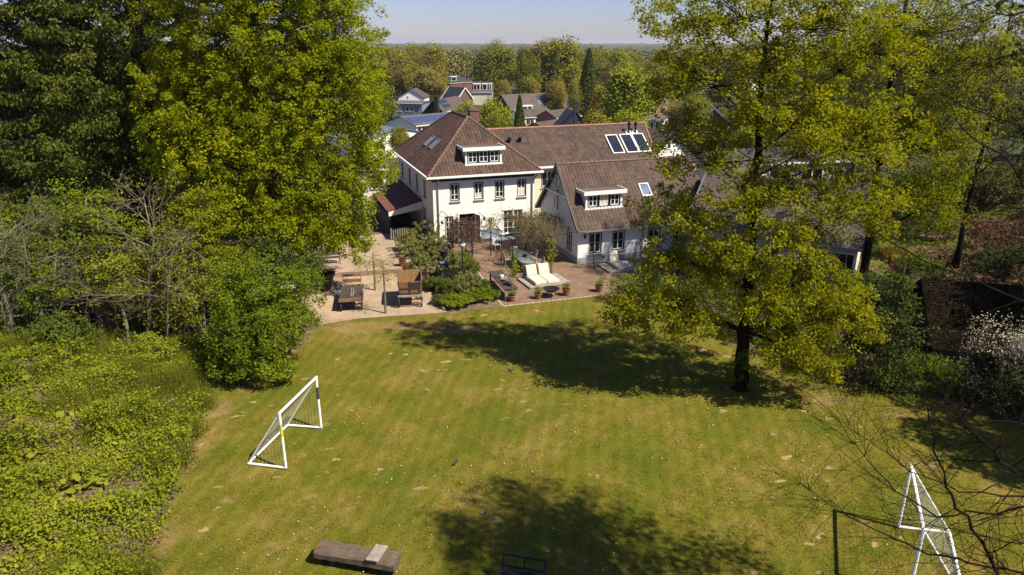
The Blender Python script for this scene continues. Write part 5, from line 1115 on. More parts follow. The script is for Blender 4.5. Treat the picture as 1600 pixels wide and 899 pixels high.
def bpos(px, py): q = G(px, py); return (q.x, q.y, gz(q.x, q.y))
bare_tree('bare_tree', 'grey twiggy half bare tree at the left edge above the bank', bpos(38, 590), [(0, 0, -.1), (.05, 0, 1.5), (-.1, .1, 3.2), (.2, 0, 5.0)], .10, 17, 2.4, 3, 131, M['greytwig'], M['L_olive'], .11, 2)
bare_tree('bare_tree', 'grey twiggy bush with many upright stems left of the pale trunked tree', bpos(95, 570), [(0, 0, -.1), (.3, 0, 1.2), (.4, .1, 2.6), (.9, 0, 4.0)], .07, 16, 2.1, 3, 132, M['greytwig'], M['L_olive'], .11, 2)
bare_tree('bare_tree', 'slender pale leaning tree with bare twisting branches in front of the great tree', bpos(228, 560), [(0, 0, -.1), (.5, 0, 1.6), (.7, .1, 3.2), (1.3, 0, 5.2), (1.2, 0, 7.2)], .10, 16, 2.2, 3, 133, M['bark_pale'], M['L_vine'], .11, 1)
bare_tree('bare_tree', 'thin pale multi stemmed sapling just left of the round green bush', bpos(262, 562), [(0, 0, -.1), (.3, 0, 1.5), (.5, .1, 3.0), (1.0, 0, 4.4)], .055, 12, 1.8, 3, 134, M['bark_pale'], M['L_vine'], .11, 2)
bare_tree('bare_tree', 'low brown tangle of bare stems at the foot of the leaning pale tree', bpos(195, 556), [(0, 0, -.1), (-.1, 0, 1.2), (.1, .1, 2.6), (-.2, 0, 3.4)], .05, 14, 1.5, 3, 135, M['twig'], M['L_brown'], .09, 1)
for a_, lab, bl, mt_, sd_ in (((-22.5, 29.5), 'leafy olive tree among the grey twigs at the left edge', [(0, 0, 3.9, 2.3, 1.8, 1.9, 110), (1.6, .3, 2.6, 1.6, 1.3, 1.3, 50)], 'L_olive', 136), ((-15.4, 32.6), 'yellow-green broadleaf tree filling the gap left of the round bush', [(0, 0, 4.4, 2.2, 1.7, 2.3, 130), (-1.5, 0, 2.8, 1.6, 1.3, 1.5, 60), (.9, .2, 6.4, 1.4, 1.2, 1.3, 50)], 'L_oak2', 137), ((-20.6, 28.6), 'low loose green tree before the pale stout trunk', [(0, 0, 2.6, 1.5, 1.2, 1.3, 40)], 'L_bush', 138), ((-26.5, 32.5), 'mid green tree at the far left edge below the spruces', [(0, 0, 5.0, 2.8, 2.2, 2.6, 130)], 'L_bush', 139), ((-17.6, 29.6), 'thin leaved young tree between the pale stout trunk and the leaning one', [(0, 0, 3.4, 1.3, 1.1, 1.7, 46)], 'L_vine', 1391)):
    tree('broadleaf_tree', lab, 'tree', (a_[0], a_[1], gz(*a_)), [(0, 0, 0), (.1, 0, 1.6), (0, 0, 3.2), (.1, 0, 5)], .1, bl, 62, .46, .12, M[mt_], M['bark_pale'], sd_, limb_frac=.5)
# the round bush
shrub('round_bush', 'big dense bright green bush at the left edge of the lawn behind the goal', bpos(412, 588), [(0, 0, 2.4, 2.1, 1.8, 2.3, 230), (1.3, .9, 3.0, 1.4, 1.3, 1.9, 90), (-.5, .6, 4.1, 1.5, 1.4, 1.8, 100), (-.9, -.3, 1.2, 1.5, 1.3, 1.2, 80), (.5, -.5, 1.0, 1.3, 1.1, 1.0, 70)], 80, .38, .105, M['L_bush'], 141, 6, cat='bush', stem_r=.05, low=-.6)
shrub('tall_shrub', 'loose yellow-green shrub between the round bush and the leaning pale tree', bpos(300, 545), [(0, .8, 2.3, 1.7, 1.2, 1.9, 70), (-.8, .4, 1.2, 1.3, 1.0, 1.0, 40)], 40, .4, .13, M['L_vine'], 142, 7, cat='shrub', stem_r=.03)
shrub('tall_shrub', 'feathery green shrub rising behind the round bush beside the gravel', (G(475, 500).x - .6, G(475, 500).y + 1.0, 0), [(0, 0, 2.2, 1.8, 1.5, 2.1, 120), (-1.4, .3, 3.4, 1.5, 1.4, 2.0, 80)], 44, .42, .12, M['L_far'], 143, 7, cat='shrub', stem_r=.04)
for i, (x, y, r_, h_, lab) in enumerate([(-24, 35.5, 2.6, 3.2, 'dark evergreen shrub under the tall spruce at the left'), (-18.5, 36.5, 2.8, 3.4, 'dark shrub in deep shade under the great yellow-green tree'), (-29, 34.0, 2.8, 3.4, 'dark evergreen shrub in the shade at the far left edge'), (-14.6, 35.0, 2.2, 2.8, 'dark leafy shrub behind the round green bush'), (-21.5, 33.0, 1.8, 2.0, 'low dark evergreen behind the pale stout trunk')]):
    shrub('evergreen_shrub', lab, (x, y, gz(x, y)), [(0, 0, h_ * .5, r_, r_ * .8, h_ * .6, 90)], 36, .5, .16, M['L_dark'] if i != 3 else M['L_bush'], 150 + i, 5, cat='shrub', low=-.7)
gable_house('garden_shed', 'dark shed roof glimpsed through the shrubs left of the round bush', Vector((-15.6, 35.6, 0)), Vector((-11.8, 36.6, 0)), 3.4, 2.0, 2.9, M['wood_dark'], M['tile_dark'], cat='shed')
# right side shrubs and conifer
spruce('dense dark conifer at the right edge of the lawn behind the airy tree', (*G(1378, 604)[:2], 0), 5.6, 2.1, 161, z0=.2, mat=mat_leaf('green_conifer_needles', (0.030, 0.045, 0.006), (0.10, 0.125, 0.016), 0.12), name='conifer', dens=2.4, nsize=.17, tier=.36)
RS = [(985, 478, 1.3, 1.7, 'L_bush', 'green shrub at the right end of the terrace edge'), (1040, 492, 1.7, 1.9, 'L_far', 'wide mid green shrub under the lowest left boughs of the airy tree'), (1100, 505, 1.9, 2.4, 'L_far', 'tall green shrub half hidden by the left boughs of the airy tree'),
      (1175, 535, 1.7, 1.9, 'L_dark', 'dark shrub just behind the trunk of the airy tree'), (1250, 560, 1.8, 1.8, 'L_bush', 'green shrub right of the trunk of the airy tree'), (1310, 580, 1.2, 1.1, 'L_dark', 'low dark shrub left of the dense conifer'),
      (1450, 618, 1.4, 1.5, 'L_bush', 'bright green bush on the lawn edge right of the conifer'), (1395, 615, .9, .8, 'L_far', 'small bush at the foot of the conifer'), (1510, 630, 1.3, 1.2, 'L_dark', 'dark green bush left of the white blossom'), (1590, 655, 1.5, 1.3, 'L_dark', 'dark bush under the white blossom at the right edge'),
      (1420, 560, 1.5, 1.4, 'L_brown', 'russet leaved shrub between the conifer and the hut'), (1490, 575, 1.3, 1.2, 'L_brown', 'brown leaved shrub in front of the hut wall'), (1140, 470, 2.0, 2.4, 'L_dark', 'dark shrub deep behind the airy tree near the bungalow'), (1230, 490, 2.2, 2.6, 'L_far', 'large green shrub before the bungalow wall'), (1330, 500, 2.0, 2.4, 'L_dark', 'dark shrub behind the dense conifer')]
for i, (px, py, r_, h_, mt_, lab) in enumerate(RS):
    shrub('garden_shrub', lab, bpos(px, py), [(0, .6, h_ * .5, r_, r_ * .8, h_ * .55, int(34 * r_)), (r_ * .5, .2, h_ * .35, r_ * .6, r_ * .5, h_ * .4, int(14 * r_))], 44, .34, .11, M[mt_], 170 + i, 5, cat='shrub', low=-.6)
# blossom
bare_tree('blossom_shrub', 'white flowering shrub with upright branches at the right edge', bpos(1592, 662), [(0, 0, -.1), (.1, 0, .8), (.0, .1, 1.6), (.2, 0, 2.4)], .06, 14, 1.9, 3, 191, M['twig'], M['L_blossom'], .08, 9, cat='shrub', z_from=.2, spread=.5, gravity=.06, leafjit=.10)
# hedge and slope beyond the hut
for i, (px, py, w, mt_, lab) in enumerate([(1455, 338, 4.5, 'L_brown', 'brown beech hedge with old leaves, its left half above the leaf covered slope'), (1545, 345, 4.5, 'L_brown', 'brown beech hedge with old leaves, its right half at the picture edge'), (1490, 318, 2.4, 'L_far', 'green evergreen hedge piece between the brown hedges')]):
    q = bpos(px, py); shrub('hedge', lab, q, [(0, 0, 1.1, w, .9, 1.5, 130)], 40, .5, .17, M[mt_], 200 + i, 8, cat='hedge', low=-.7)
for i, (px, py, lab) in enumerate([(1415, 412, 'low yellow and orange flowering plants beside the bungalow wall'), (1398, 402, 'small yellow flowering clump against the white bungalow corner')]):
    shrub('flower_bed', lab, bpos(px, py), [(0, 0, .3, 1.6, 1.0, .4, 30)], 34, .25, .12, M['L_vine'] if i else mat_leaf('orange_flowers', (.35, .22, .02), (.6, .3, .03), .2), 210 + i, 3, cat='flowers')
for i, (x, y, hgt, lab) in enumerate([(33, 52, 12, 'bare brown tree before the pink brick house at the right'), (38, 50, 13, 'bare brown tree at the right picture edge beside the pink brick house'), (27, 56, 12, 'bare brown tree left of the pink brick house')]):
    bare_tree('bare_tree', lab, (x, y, gz(x, y)), [(0, 0, 0), (.2, 0, hgt * .3), (0, .2, hgt * .65), (.2, 0, hgt)], .2, 22, 4.4, 3, 220 + i, M['bark'], M['L_olive'] if i != 1 else M['L_brown'], .16, 3, leafjit=.35)
# planting bed between gravel and terrace
BED = [(640, 392, .95, 1.5, 'L_sedum', 'pale rust tipped shrub at the far left end of the planting bed'), (648, 402, 1.0, 1.4, 'L_sedum', 'pale rust tipped shrub behind the two red-brown pots'), (664, 380, 1.1, 1.6, 'L_sedum', 'rust tipped shrub behind the far dark urn'), (682, 402, 1.1, 1.5, 'L_sedum', 'rust tipped shrub right of the far dark urn'),
       (668, 430, 1.25, 1.4, 'L_sedum', 'broad clipped shrub left of the near dark urn'), (681, 398, .55, .8, 'L_bright', 'small bright green shrub just right of the far urn pedestal'), (706, 428, .9, 1.4, 'L_sedum', 'rust tipped shrub right of the near dark urn'), (722, 420, .8, 1.1, 'L_bush', 'green shrub beside the garden lamp'), (735, 432, .6, 1.0, 'L_olive', 'green shrub right of the garden lamp'),
       (690, 455, .7, .8, 'L_olive', 'low olive shrub at the middle of the planting bed'), (704, 462, .75, .9, 'L_far', 'mid green shrub below the garden lamp'), (728, 458, .9, 1.2, 'L_sedum', 'grey-green shrub in the right middle of the planting bed'), (748, 456, .7, .8, 'L_far', 'green shrub beside the long table'), (758, 470, .75, .7, 'L_bush', 'bright green shrub at the near right corner of the planting bed'),
       (734, 474, .7, .6, 'L_bush', 'green shrub at the lawn end of the planting bed'), (712, 480, .8, .7, 'L_bright', 'low bright green cushion plant at the lawn edge of the bed'), (692, 476, .6, .5, 'L_olive', 'small sparse plant at the near left corner of the bed'), (656, 414, .5, .6, 'L_vine', 'pale leaved perennial next to the red-brown pots'), (672, 452, .7, .6, 'L_far', 'low green shrub behind the box cart'), (716, 444, .8, 1.0, 'L_dark', 'dark green shrub in the centre of the planting bed')]
for i, (px, py, r_, h_, mt_, lab) in enumerate(BED):
    shrub('border_shrub', lab, tuple(G(px, py)), [(0, 0, h_ * .5, r_ * 1.12, r_ * .95, h_ * .55, int(95 * r_ + 16))], 60, .15, .08, M[mt_], 240 + i, 1, cat='shrub', low=-.5)
# young trees on the gravel
for (px, py, h_, sd_, lab) in ((586, 454, 2.35, 261, 'young staked tree with thin light green crown, the farther of the two on the gravel'), (602.5, 490, 3.1, 262, 'young slim tree with sparse light green leaves, the nearer of the two on the gravel')):
    q = G(px, py); rng = np.random.default_rng(sd_); root = thing('young_tree', lab, 'tree', tuple(q), 0, 'young trees on the gravel'); mb = MB(); mb.tube([(0, 0, 0), (.03, 0, h_ * .5), (0, 0, h_)], [.07, .05, .02], 6); mb.build('trunk', M['bark_pale'], root)
    br = MB(); C = []
    for k in range(22):
        z = h_ * rng.uniform(.62, 1.0); a = rng.uniform(0, 6.28); l = rng.uniform(.4, 1.1); e_ = Vector((math.cos(a) * l, math.sin(a) * l, z + rng.uniform(-.3, .25))); br.tube([(0, 0, z), e_ * .5 + Vector((0, 0, z * .5 + .1)), e_], [.012, .008, .005], 3, cap=False)
        for _ in range(11): C.append(np.array([0, 0, z]) * (1 - (f := rng.uniform(.4, 1.05))) + np.array(e_) * f + rng.normal(size=3) * .09 + np.array([0, 0, -.12]))
    br.build('branches', M['twig'], root); leaf_obj('crown', leaf_arrays(np.array(C), .1, rng, .3), M['L_vine'], root)
# ------------------------------------------------------------------ trees of the village and beyond
def proto(kind, seed, n):
    rng = np.random.default_rng(seed); P = []
    if kind == 'conifer':
        z = rng.uniform(0.03, 1, n) ** 1.3; r = .26 * (1 - z) ** .8 * rng.uniform(.55, 1.05, n) + .01; a = rng.uniform(0, 6.28, n); C = np.stack([r * np.cos(a), r * np.sin(a), z], 1); size = .035; up = .2
    else:
        nb = {'round': 34, 'oval': 32, 'sparse': 26}[kind]
        D = rng.normal(size=(nb, 3)); D /= np.linalg.norm(D, axis=1)[:, None]; D[:, 2] = np.where(D[:, 2] < -.9, -D[:, 2], D[:, 2])
        ell = np.array([.36, .36, .36]) if kind == 'round' else np.array([.26, .26, .42])
        B = D * ell * rng.uniform(.35, .82, (nb, 1)) + np.array([0, 0, .56 if kind != 'oval' else .52]); B[:, 2] = np.where(B[:, 2] < .3, B[:, 2] * .9, B[:, 2]); br = rng.uniform(.12, .22, nb)
        k = rng.integers(nb, size=n); d = rng.normal(size=(n, 3)); d /= np.linalg.norm(d, axis=1)[:, None]
        C = B[k] + d * (br[k] * rng.uniform(0, 1, n) ** .4 * rng.uniform(.8, 1.25, n))[:, None]; size = .028 if kind != 'sparse' else .022; up = .35
        C = C[C[:, 2] > .05]
    mid = np.array([0, 0, .5]); o = C - mid; o /= np.linalg.norm(o, axis=1)[:, None]
    V = leaf_arrays(C, size, rng, up, o * .6, .75).reshape(-1, 3); nl = len(V) // 4
    F = [tuple(range(i * 4, i * 4 + 4)) for i in range(nl)]
    tb = MB(); tb.tube([(0, 0, -.03), (.01, 0, .35), (0, 0, .75)], [.022, .016, .005], 6)
    rr = random.Random(seed)
    if kind in ('sparse', 'round', 'oval'):
        for _ in range(26 if kind == 'sparse' else 10):
            z = rr.uniform(.25, .7); a = rr.uniform(0, 6.28); l = rr.uniform(.15, .3); tb.tube([(0, 0, z), (l * .5 * math.cos(a), l * .5 * math.sin(a), z + .09), (l * math.cos(a), l * math.sin(a), z + .24)], [.009, .006, .002], 3, cap=False)
    nv = len(V); me = bpy.data.meshes.new(kind + '_tree'); me.from_pydata([tuple(v) for v in V] + tb.v, [], F + [tuple(i + nv for i in f) for f in tb.f])
    me.materials.append(M['L_far']); me.materials.append(M['bark'])
    me.polygons.foreach_set('material_index', [0] * nl + [1] * len(tb.f)); me.update(); return me
PR = {k: [proto(k, 300 + i + h, n) for i in range(2)] for h, (k, n) in enumerate((('round', 16000), ('oval', 15000), ('sparse', 9000), ('conifer', 9000)))}
# far leaves use an object-scale independent tint
def far_tree(kind, x0, x1, yt, Y, mt_, label, group=None, name=None, wmul=1.0):
    px = (x0 + x1) / 2; top = AT(px, yt, Y); g = float(zg(top.x, Y)); h = top.z - g
    w = abs(AT(x1, yt + 20, Y).x - AT(x0, yt + 20, Y).x) * wmul
    me = PR[kind][int(px) % 2]; o = bpy.data.objects.new(name or ({'conifer': 'conifer'}.get(kind, 'tree')), me); COL.objects.link(o)
    full = {'round': .78, 'oval': .58, 'sparse': .76, 'conifer': .34}[kind]
    o.location = (top.x, Y, g); o.scale = (w / full, w / full, h / 1.03); o.rotation_euler = (0, 0, px * 1.7)
    o.material_slots[0].link = 'OBJECT'; o.material_slots[0].material = mt_; tag(o, label, 'tree', group); return o
def far_mat(name, c1, c2):
    return mat_leaf(name, c1, c2, 0.22)
MT = {'tan': far_mat('tan_far_leaves', (0.165, 0.140, 0.020), (0.32, 0.255, 0.046)), 'olive': far_mat('olive_far_leaves', (0.145, 0.140, 0.013), (0.29, 0.265, 0.028)),
      'green': far_mat('green_far_leaves', (0.090, 0.110, 0.011), (0.205, 0.215, 0.022)), 'dark': far_mat('dark_far_leaves', (0.050, 0.068, 0.009), (0.125, 0.145, 0.018)),
      'bright': far_mat('bright_far_leaves', (0.14, 0.175, 0.010), (0.29, 0.30, 0.018)), 'brown': far_mat('brown_far_twigs', (0.11, 0.080, 0.035), (0.20, 0.15, 0.065)), 'red': far_mat('red_brown_far_leaves', (0.045, 0.024, 0.014), (0.10, 0.06, 0.026))}
TR = [('round', 636, 698, 100, 262, 'tan', 'wide round tan budding tree just right of the white gable'), ('round', 600, 652, 78, 275, 'tan', 'tan tree behind and left of the wide round tan one'), ('round', 588, 634, 63, 310, 'olive', 'olive tree on the skyline beside the great yellow-green tree'),
      ('round', 622, 664, 60, 300, 'olive', 'olive tree on the skyline, the second from the great yellow-green tree'), ('oval', 660, 696, 60, 290, 'olive', 'tall yellow-olive tree on the skyline above the dark blue-black roof'), ('sparse', 640, 682, 82, 285, 'brown', 'brown bare twigged tree between the tan and the yellow-olive ones'),
      ('oval', 682, 708, 92, 370, 'bright', 'small bright tree behind the dark blue-black roof'), ('oval', 704, 734, 74, 385, 'green', 'green oval tree right of the yellow-olive skyline tree'), ('round', 736, 810, 62, 285, 'green', 'broad dark green tree mass behind the cream dormers'),
      ('sparse', 752, 798, 56, 330, 'tan', 'thin topped tan tree peeping over the broad dark green one'), ('round', 804, 838, 64, 300, 'dark', 'dark green tree between the two highest crowns'), ('round', 804, 846, 78, 235, 'green', 'green tree left of the narrow conifer, in front of the highest crown'),
      ('oval', 826, 874, 52, 275, 'tan', 'high brown-olive tree, the left half of the highest crown'), ('oval', 852, 908, 48, 265, 'olive', 'highest olive tree of the whole skyline'), ('conifer', 856, 881, 75, 215, 'green', 'narrow green conifer left of centre of the woods'), ('conifer', 908, 934, 73, 215, 'dark', 'dark conifer right of the highest crown'),
      ('oval', 928, 960, 90, 245, 'green', 'green tree right of the dark conifer'), ('round', 950, 994, 72, 310, 'bright', 'yellow-green tree on the right skyline'), ('sparse', 934, 970, 96, 205, 'brown', 'grey-brown bare tree between dark conifer and the big bright one'),
      ('oval', 946, 1022, 92, 150, 'bright', 'big bright yellow-green cone shaped tree above the solar collectors'), ('oval', 924, 956, 126, 160, 'tan', 'tan tree right of the black boarded gable'), ('round', 902, 962, 168, 98, 'olive', 'bushy olive crown behind the wing ridge, its left half'), ('round', 946, 1020, 164, 94, 'bright', 'bushy yellow-olive crown behind the wing ridge, its right half'),
      ('oval', 814, 844, 113, 215, 'tan', 'tan tree left of the small far pale house'), ('oval', 852, 886, 118, 205, 'tan', 'tan tree right of the small far pale house'), ('sparse', 882, 914, 120, 200, 'olive', 'thin olive tree above the orange brick chimney'), ('oval', 772, 798, 118, 225, 'tan', 'tan tree at the left end of the large grey-brown roof'),
      ('round', 700, 752, 152, 112, 'bright', 'bright green tree right behind the villa chimney'), ('round', 742, 802, 148, 108, 'bright', 'bright green tree before the left end of the large grey-brown roof'), ('sparse', 752, 800, 168, 98, 'olive', 'loose olive tree touching the wing ridge'), ('conifer', 802, 822, 146, 96, 'dark', 'slim dark conifer standing before the large grey-brown roof'),
      ('round', 1040, 1090, 158, 104, 'red', 'dark red-brown tree beside the narrow gabled brick house'), ('round', 1000, 1050, 78, 205, 'olive', 'olive tree behind the upper left boughs of the airy tree'), ('round', 1046, 1110, 74, 235, 'green', 'green tree behind the upper middle of the airy tree'), ('oval', 1110, 1180, 66, 245, 'olive', 'olive tree behind the airy tree trunk top'),
      ('round', 1180, 1260, 60, 250, 'green', 'green tree far behind the gap between airy and bright trees'), ('round', 1250, 1340, 56, 240, 'olive', 'olive tree far behind the broad bright tree, left half'), ('round', 1330, 1420, 56, 240, 'green', 'green tree far behind the broad bright tree, right half'), ('round', 1410, 1500, 60, 200, 'olive', 'olive tree far behind at the right, left of the pink brick house'), ('round', 1500, 1600, 52, 180, 'tan', 'tan tree behind the pink brick house'),
      ('round', 1060, 1120, 140, 130, 'green', 'green garden tree left of the pale blue edged gable'), ('round', 1150, 1215, 150, 125, 'olive', 'olive garden tree right of the pale blue edged gable'), ('round', 1230, 1310, 150, 120, 'green', 'green garden tree behind the windowed cream house'), ('round', 1320, 1400, 160, 100, 'dark', 'dark garden tree behind the bungalow right end'),
      ('round', 1400, 1480, 150, 95, 'green', 'green garden tree left of the pink brick house'), ('round', 1575, 1680, 140, 80, 'dark', 'dark tree at the right edge beside the pink brick house'), ('round', 520, 600, 64, 270, 'olive', 'olive skyline tree behind the great yellow-green tree'), ('round', 540, 615, 120, 150, 'green', 'green tree behind the great yellow-green tree near the zinc roof'),
      ('round', 607, 640, 190, 100, 'olive', 'olive shrub tree left of the solar roof building'), ('round', 420, 500, 60, 200, 'green', 'green tree behind the middle of the great yellow-green tree'), ('round', 300, 400, 60, 180, 'olive', 'olive tree behind the left of the great yellow-green tree'), ('round', 160, 300, 70, 120, 'green', 'green tree behind the dark spruces'), ('round', -20, 130, 60, 110, 'green', 'green tree behind the spruces at the left edge')]
for a in TR: far_tree(a[0], a[1], a[2], a[3], a[4], MT[a[5]], a[6], wmul=1.12)
rb = random.Random(17); used_ = set()
PLACES = [(0, 'at the far left edge'), (110, 'behind the tall dark spruces'), (260, 'behind the left part of the great yellow-green tree'), (430, 'behind the middle of the great yellow-green tree'), (560, 'at the right rim of the great yellow-green tree'), (610, 'above the zinc roof'), (640, 'straight above the white gable'), (670, 'above the steep roof with black solar array'), (700, 'above the villa roof peak'), (732, 'above the villa chimney'), (765, 'above the cream dormers'), (800, 'left of the highest crown'), (835, 'under the highest crown'), (870, 'just right of the highest crown'), (905, 'by the dark conifer'), (935, 'right of the dark conifer'), (965, 'above the solar collectors'), (1000, 'above the right end of the long wing'), (1040, 'beside the narrow gabled brick house'), (1075, 'behind the left boughs of the airy tree'), (1120, 'behind the airy tree trunk'), (1180, 'just right of the airy tree trunk'), (1250, 'behind the left half of the broad bright tree'), (1340, 'behind the right half of the broad bright tree'), (1430, 'left of the pink brick house'), (1520, 'behind the pink brick house'), (1600, 'at the right picture edge')]
def belt_label(kd, cl_, x, Y, y1, y2):
    pl_ = [p for q, p in PLACES if q <= max(x, 0)][-1]; cw = {'tan': 'tan', 'olive': 'olive', 'green': 'mid green', 'bright': 'bright green', 'brown': 'brown'}[cl_]; kw_ = {'round': 'round', 'oval': 'oval', 'sparse': 'thin'}[kd]
    return '%s %s tree %s, %s row' % (cw, kw_, pl_, 'front' if Y < y1 else ('middle' if Y < y2 else 'farthest'))
for i in range(92):
    Yb = rb.uniform(275, 430); xb = rb.uniform(-60, 1640) if i % 3 == 0 else rb.uniform(590, 1110)
    if 680 < xb < 780 and Yb < 390: continue
    yb = rb.uniform(66, 92) if Yb > 300 else rb.uniform(86, 104); wb2 = rb.uniform(30, 52) * 300 / Yb
    kd = rb.choice(['round', 'oval', 'round', 'sparse']); cl_ = rb.choice(['tan', 'olive', 'tan', 'olive', 'green', 'bright', 'brown'])
    lab_ = belt_label(kd, cl_, xb, Yb, 320, 380)
    if lab_ in used_: continue
    used_.add(lab_)
    far_tree(kd, xb - wb2 / 2, xb + wb2 / 2, yb, Yb, MT[cl_], belt_label(kd, cl_, xb, Yb, 320, 380), 'trees of the wooded belt', wmul=1.3)
for i in range(34):
    Yb = rb.uniform(95, 200); xb = rb.uniform(1045, 1480); yb = 66 + 1100 * (14 - float(drop_(Yb)) - rb.uniform(3.0, 5.0)) / Yb; wb2 = rb.uniform(3.5, 6) * 1100 / Yb
    kd = rb.choice(['round', 'oval']); cl_ = rb.choice(['olive', 'green', 'bright', 'tan', 'green'])
    lab_ = 'low ' + belt_label(kd, cl_, xb, Yb, 130, 165)
    if lab_ in used_: continue
    used_.add(lab_)
    far_tree(kd, xb - wb2 / 2, xb + wb2 / 2, yb, Yb, MT[cl_], 'low ' + belt_label(kd, cl_, xb, Yb, 130, 165), 'garden trees among the village houses')
# woodland belt that reads as one mass
rng = np.random.default_rng(55); C = []; SZ = []
n_t = 420
for i in range(n_t):
    Y = rng.uniform(330, 900) if i % 3 else rng.uniform(340, 480); X = rng.uniform(-.55, .85) * Y; g = float(zg(X, Y)); h = rng.uniform(13, 21) + (1.5 if rng.random() < .1 else 0); w = rng.uniform(5, 9)
    n = 560 if Y < 520 else 320; d = rng.normal(size=(n, 3)); d /= np.linalg.norm(d, axis=1)[:, None]; r = rng.uniform(.6, 1, (n, 1)) ** .5
    c = d * r * np.array([w, w, h * .42]) * (1 + .18 * np.sin(d[:, :1] * 7 + i) * np.cos(d[:, 1:2] * 6)); c += np.array([X, Y, g + h * .57]); c = c[c[:, 2] > g + 2]; C.append(c); SZ.append(np.full(len(c), 1.15 if Y < 520 else 1.9))
V = leaf_arrays(np.concatenate(C), np.concatenate(SZ), rng, .5, None, .8)
m, t, b = new_mat('woodland_leaves'); r, n = noise_col(t, [(0.35, (0.085, 0.090, 0.018)), (0.5, (0.16, 0.14, 0.03)), (0.65, (0.20, 0.155, 0.045))], .035, 2); t.links.new(r.outputs[0], b.inputs['Base Color']); b.inputs['Roughness'].default_value = .8
tag(leaf_obj('woodland', V, m), 'olive and tan spring woodland filling the plain to the horizon', 'woodland', kind='stuff')
# farther canopy as rolling terrain with ragged top
fx = np.linspace(-1, 1, 420); fyy = np.array([900, 980, 1080, 1200, 1350, 1550, 1800, 2150, 2600, 3200, 4000, 5200, 6800]); rows = []
for k, Y in enumerate(fyy):
    X = fx * Y * 1.0; z = -10.7 + (14 + 3.5 * rng.normal(size=len(X)) * .5 + 4.5 * np.sin(X / 90 + k * 2.1) * np.sin(X / 41 + k)) * (0 if k == 0 else 1); rows.append(np.stack([X, np.full_like(X, Y) + rng.uniform(-20, 20, len(X)), z], 1))
FV = np.concatenate(rows); nx2 = len(fx); ii, jj = np.meshgrid(np.arange(nx2 - 1), np.arange(len(fyy) - 1)); a_ = (jj * nx2 + ii).ravel()
tag(np_mesh('distant_terrain', FV, np.stack([a_, a_ + 1, a_ + 1 + nx2, a_ + nx2], 1), mat_simple('distant_canopy', (0.045, 0.055, 0.02), (0.085, 0.08, 0.035), .01, 1.0)), kind='structure')
# ------------------------------------------------------------------ overgrown bank at the left
rng = np.random.default_rng(77)
def bank_pts(n, x0, x1, y0, y1, dens=None):
    P = np.stack([rng.uniform(x0, x1, n), rng.uniform(y0, y1, n)], 1)
    P = P[~inside(P, LAWN)]; xl = np.interp(P[:, 1], EL[:, 1], EL[:, 0]); P = P[P[:, 0] < xl + .6]
    return P
def patch(P, s, ph): return np.sin(P[:, 0] * s + ph) * np.cos(P[:, 1] * s * 1.2 + ph * 2) + .6 * np.sin(P[:, 0] * s * 2.3 - P[:, 1] * s * 1.9)
def cover(name, label, n, mt_, lo, hi, per, sz, sp, sel, hsc=1.0):
    P = bank_pts(n, -26, -7.5, 11, 30.5); P = P[sel(P)]; P = P[(patch(P, 2.3, 1.7) + .5 * patch(P, 4.9, .6)) > -.95]
    hh = np.clip(lo + (hi - lo) * (.5 + .5 * patch(P, .8, 3.0)) * rng.uniform(.4, 1.2, len(P)), .04, 1.2); Z = zg(P[:, 0], P[:, 1])
    cc = np.repeat(np.stack([P[:, 0], P[:, 1], Z + hh], 1), per, 0); off = rng.normal(size=cc.shape) * np.array([sp, sp, sp * .6]); C = cc + off; C[:, 2] = np.maximum(C[:, 2], np.repeat(Z, per) + .02)
    tag(leaf_obj(name, leaf_arrays(C, rng.uniform(sz * .6, sz * 1.3, len(C)), rng, .9, None, .75), mt_), label, 'ground cover', kind='stuff')
cover('ground_cover', 'leafy yellow-green nettles and ground elder covering the bank', 8000, M['L_nettle'], .06, .85, 34, .088, .16, lambda P: (patch(P, .9, 1.0) > -.62) | ((P[:, 1] < 18) & (patch(P, 1.3, .4) > -1.1)))
cover('dock_leaves', 'broad pale green dock and rhubarb like leaves among the nettles', 420, M['L_vine'], .15, .45, 14, .26, .16, lambda P: patch(P, 1.1, 2.2) > .1)
cover('ivy_cover', 'dark low ivy running over the gaps of the bank', 3000, M['L_far'], .03, .14, 20, .085, .18, lambda P: patch(P, .7, 4.0) > -.3)
cover('dry_litter', 'brown dead leaves and stems in the open gaps of the bank', 3600, M['L_brown'], .01, .06, 12, .09, .2, lambda P: patch(P, .9, 1.0) < .2)
def blades(P, hmin, hmax, w, rng, lean=.35, z=None):
    n = len(P); z = zg(P[:, 0], P[:, 1]) if z is None else z; a = rng.uniform(0, 6.28, n); h = rng.uniform(hmin, hmax, n); l = rng.normal(size=(n, 2)) * lean * h[:, None]
    V = np.empty((n, 3, 3)); dx = np.cos(a) * w / 2; dy = np.sin(a) * w / 2
    V[:, 0] = np.stack([P[:, 0] - dx, P[:, 1] - dy, z], 1); V[:, 1] = np.stack([P[:, 0] + dx, P[:, 1] + dy, z], 1); V[:, 2] = np.stack([P[:, 0] + l[:, 0], P[:, 1] + l[:, 1], z + h], 1)
    return V
def blade_obj(name, V, mat): n = len(V); return np_mesh(name, V.reshape(-1, 3), np.arange(n * 3).reshape(n, 3), mat)
tu = bank_pts(700, -22, -8, 12, 30.5); tu = tu[(patch(tu, .55, 2.0) > .35) | ((tu[:, 1] > 22.8) & (tu[:, 0] > -17))]
P = np.repeat(tu, 130, 0) + rng.normal(size=(len(tu) * 130, 2)) * .26
tag(blade_obj('tall_grass', blades(P, .3, .95, .026, rng, .5), M['L_grass']), 'tufts of long yellow-green grass on the bank', 'grass', kind='stuff')
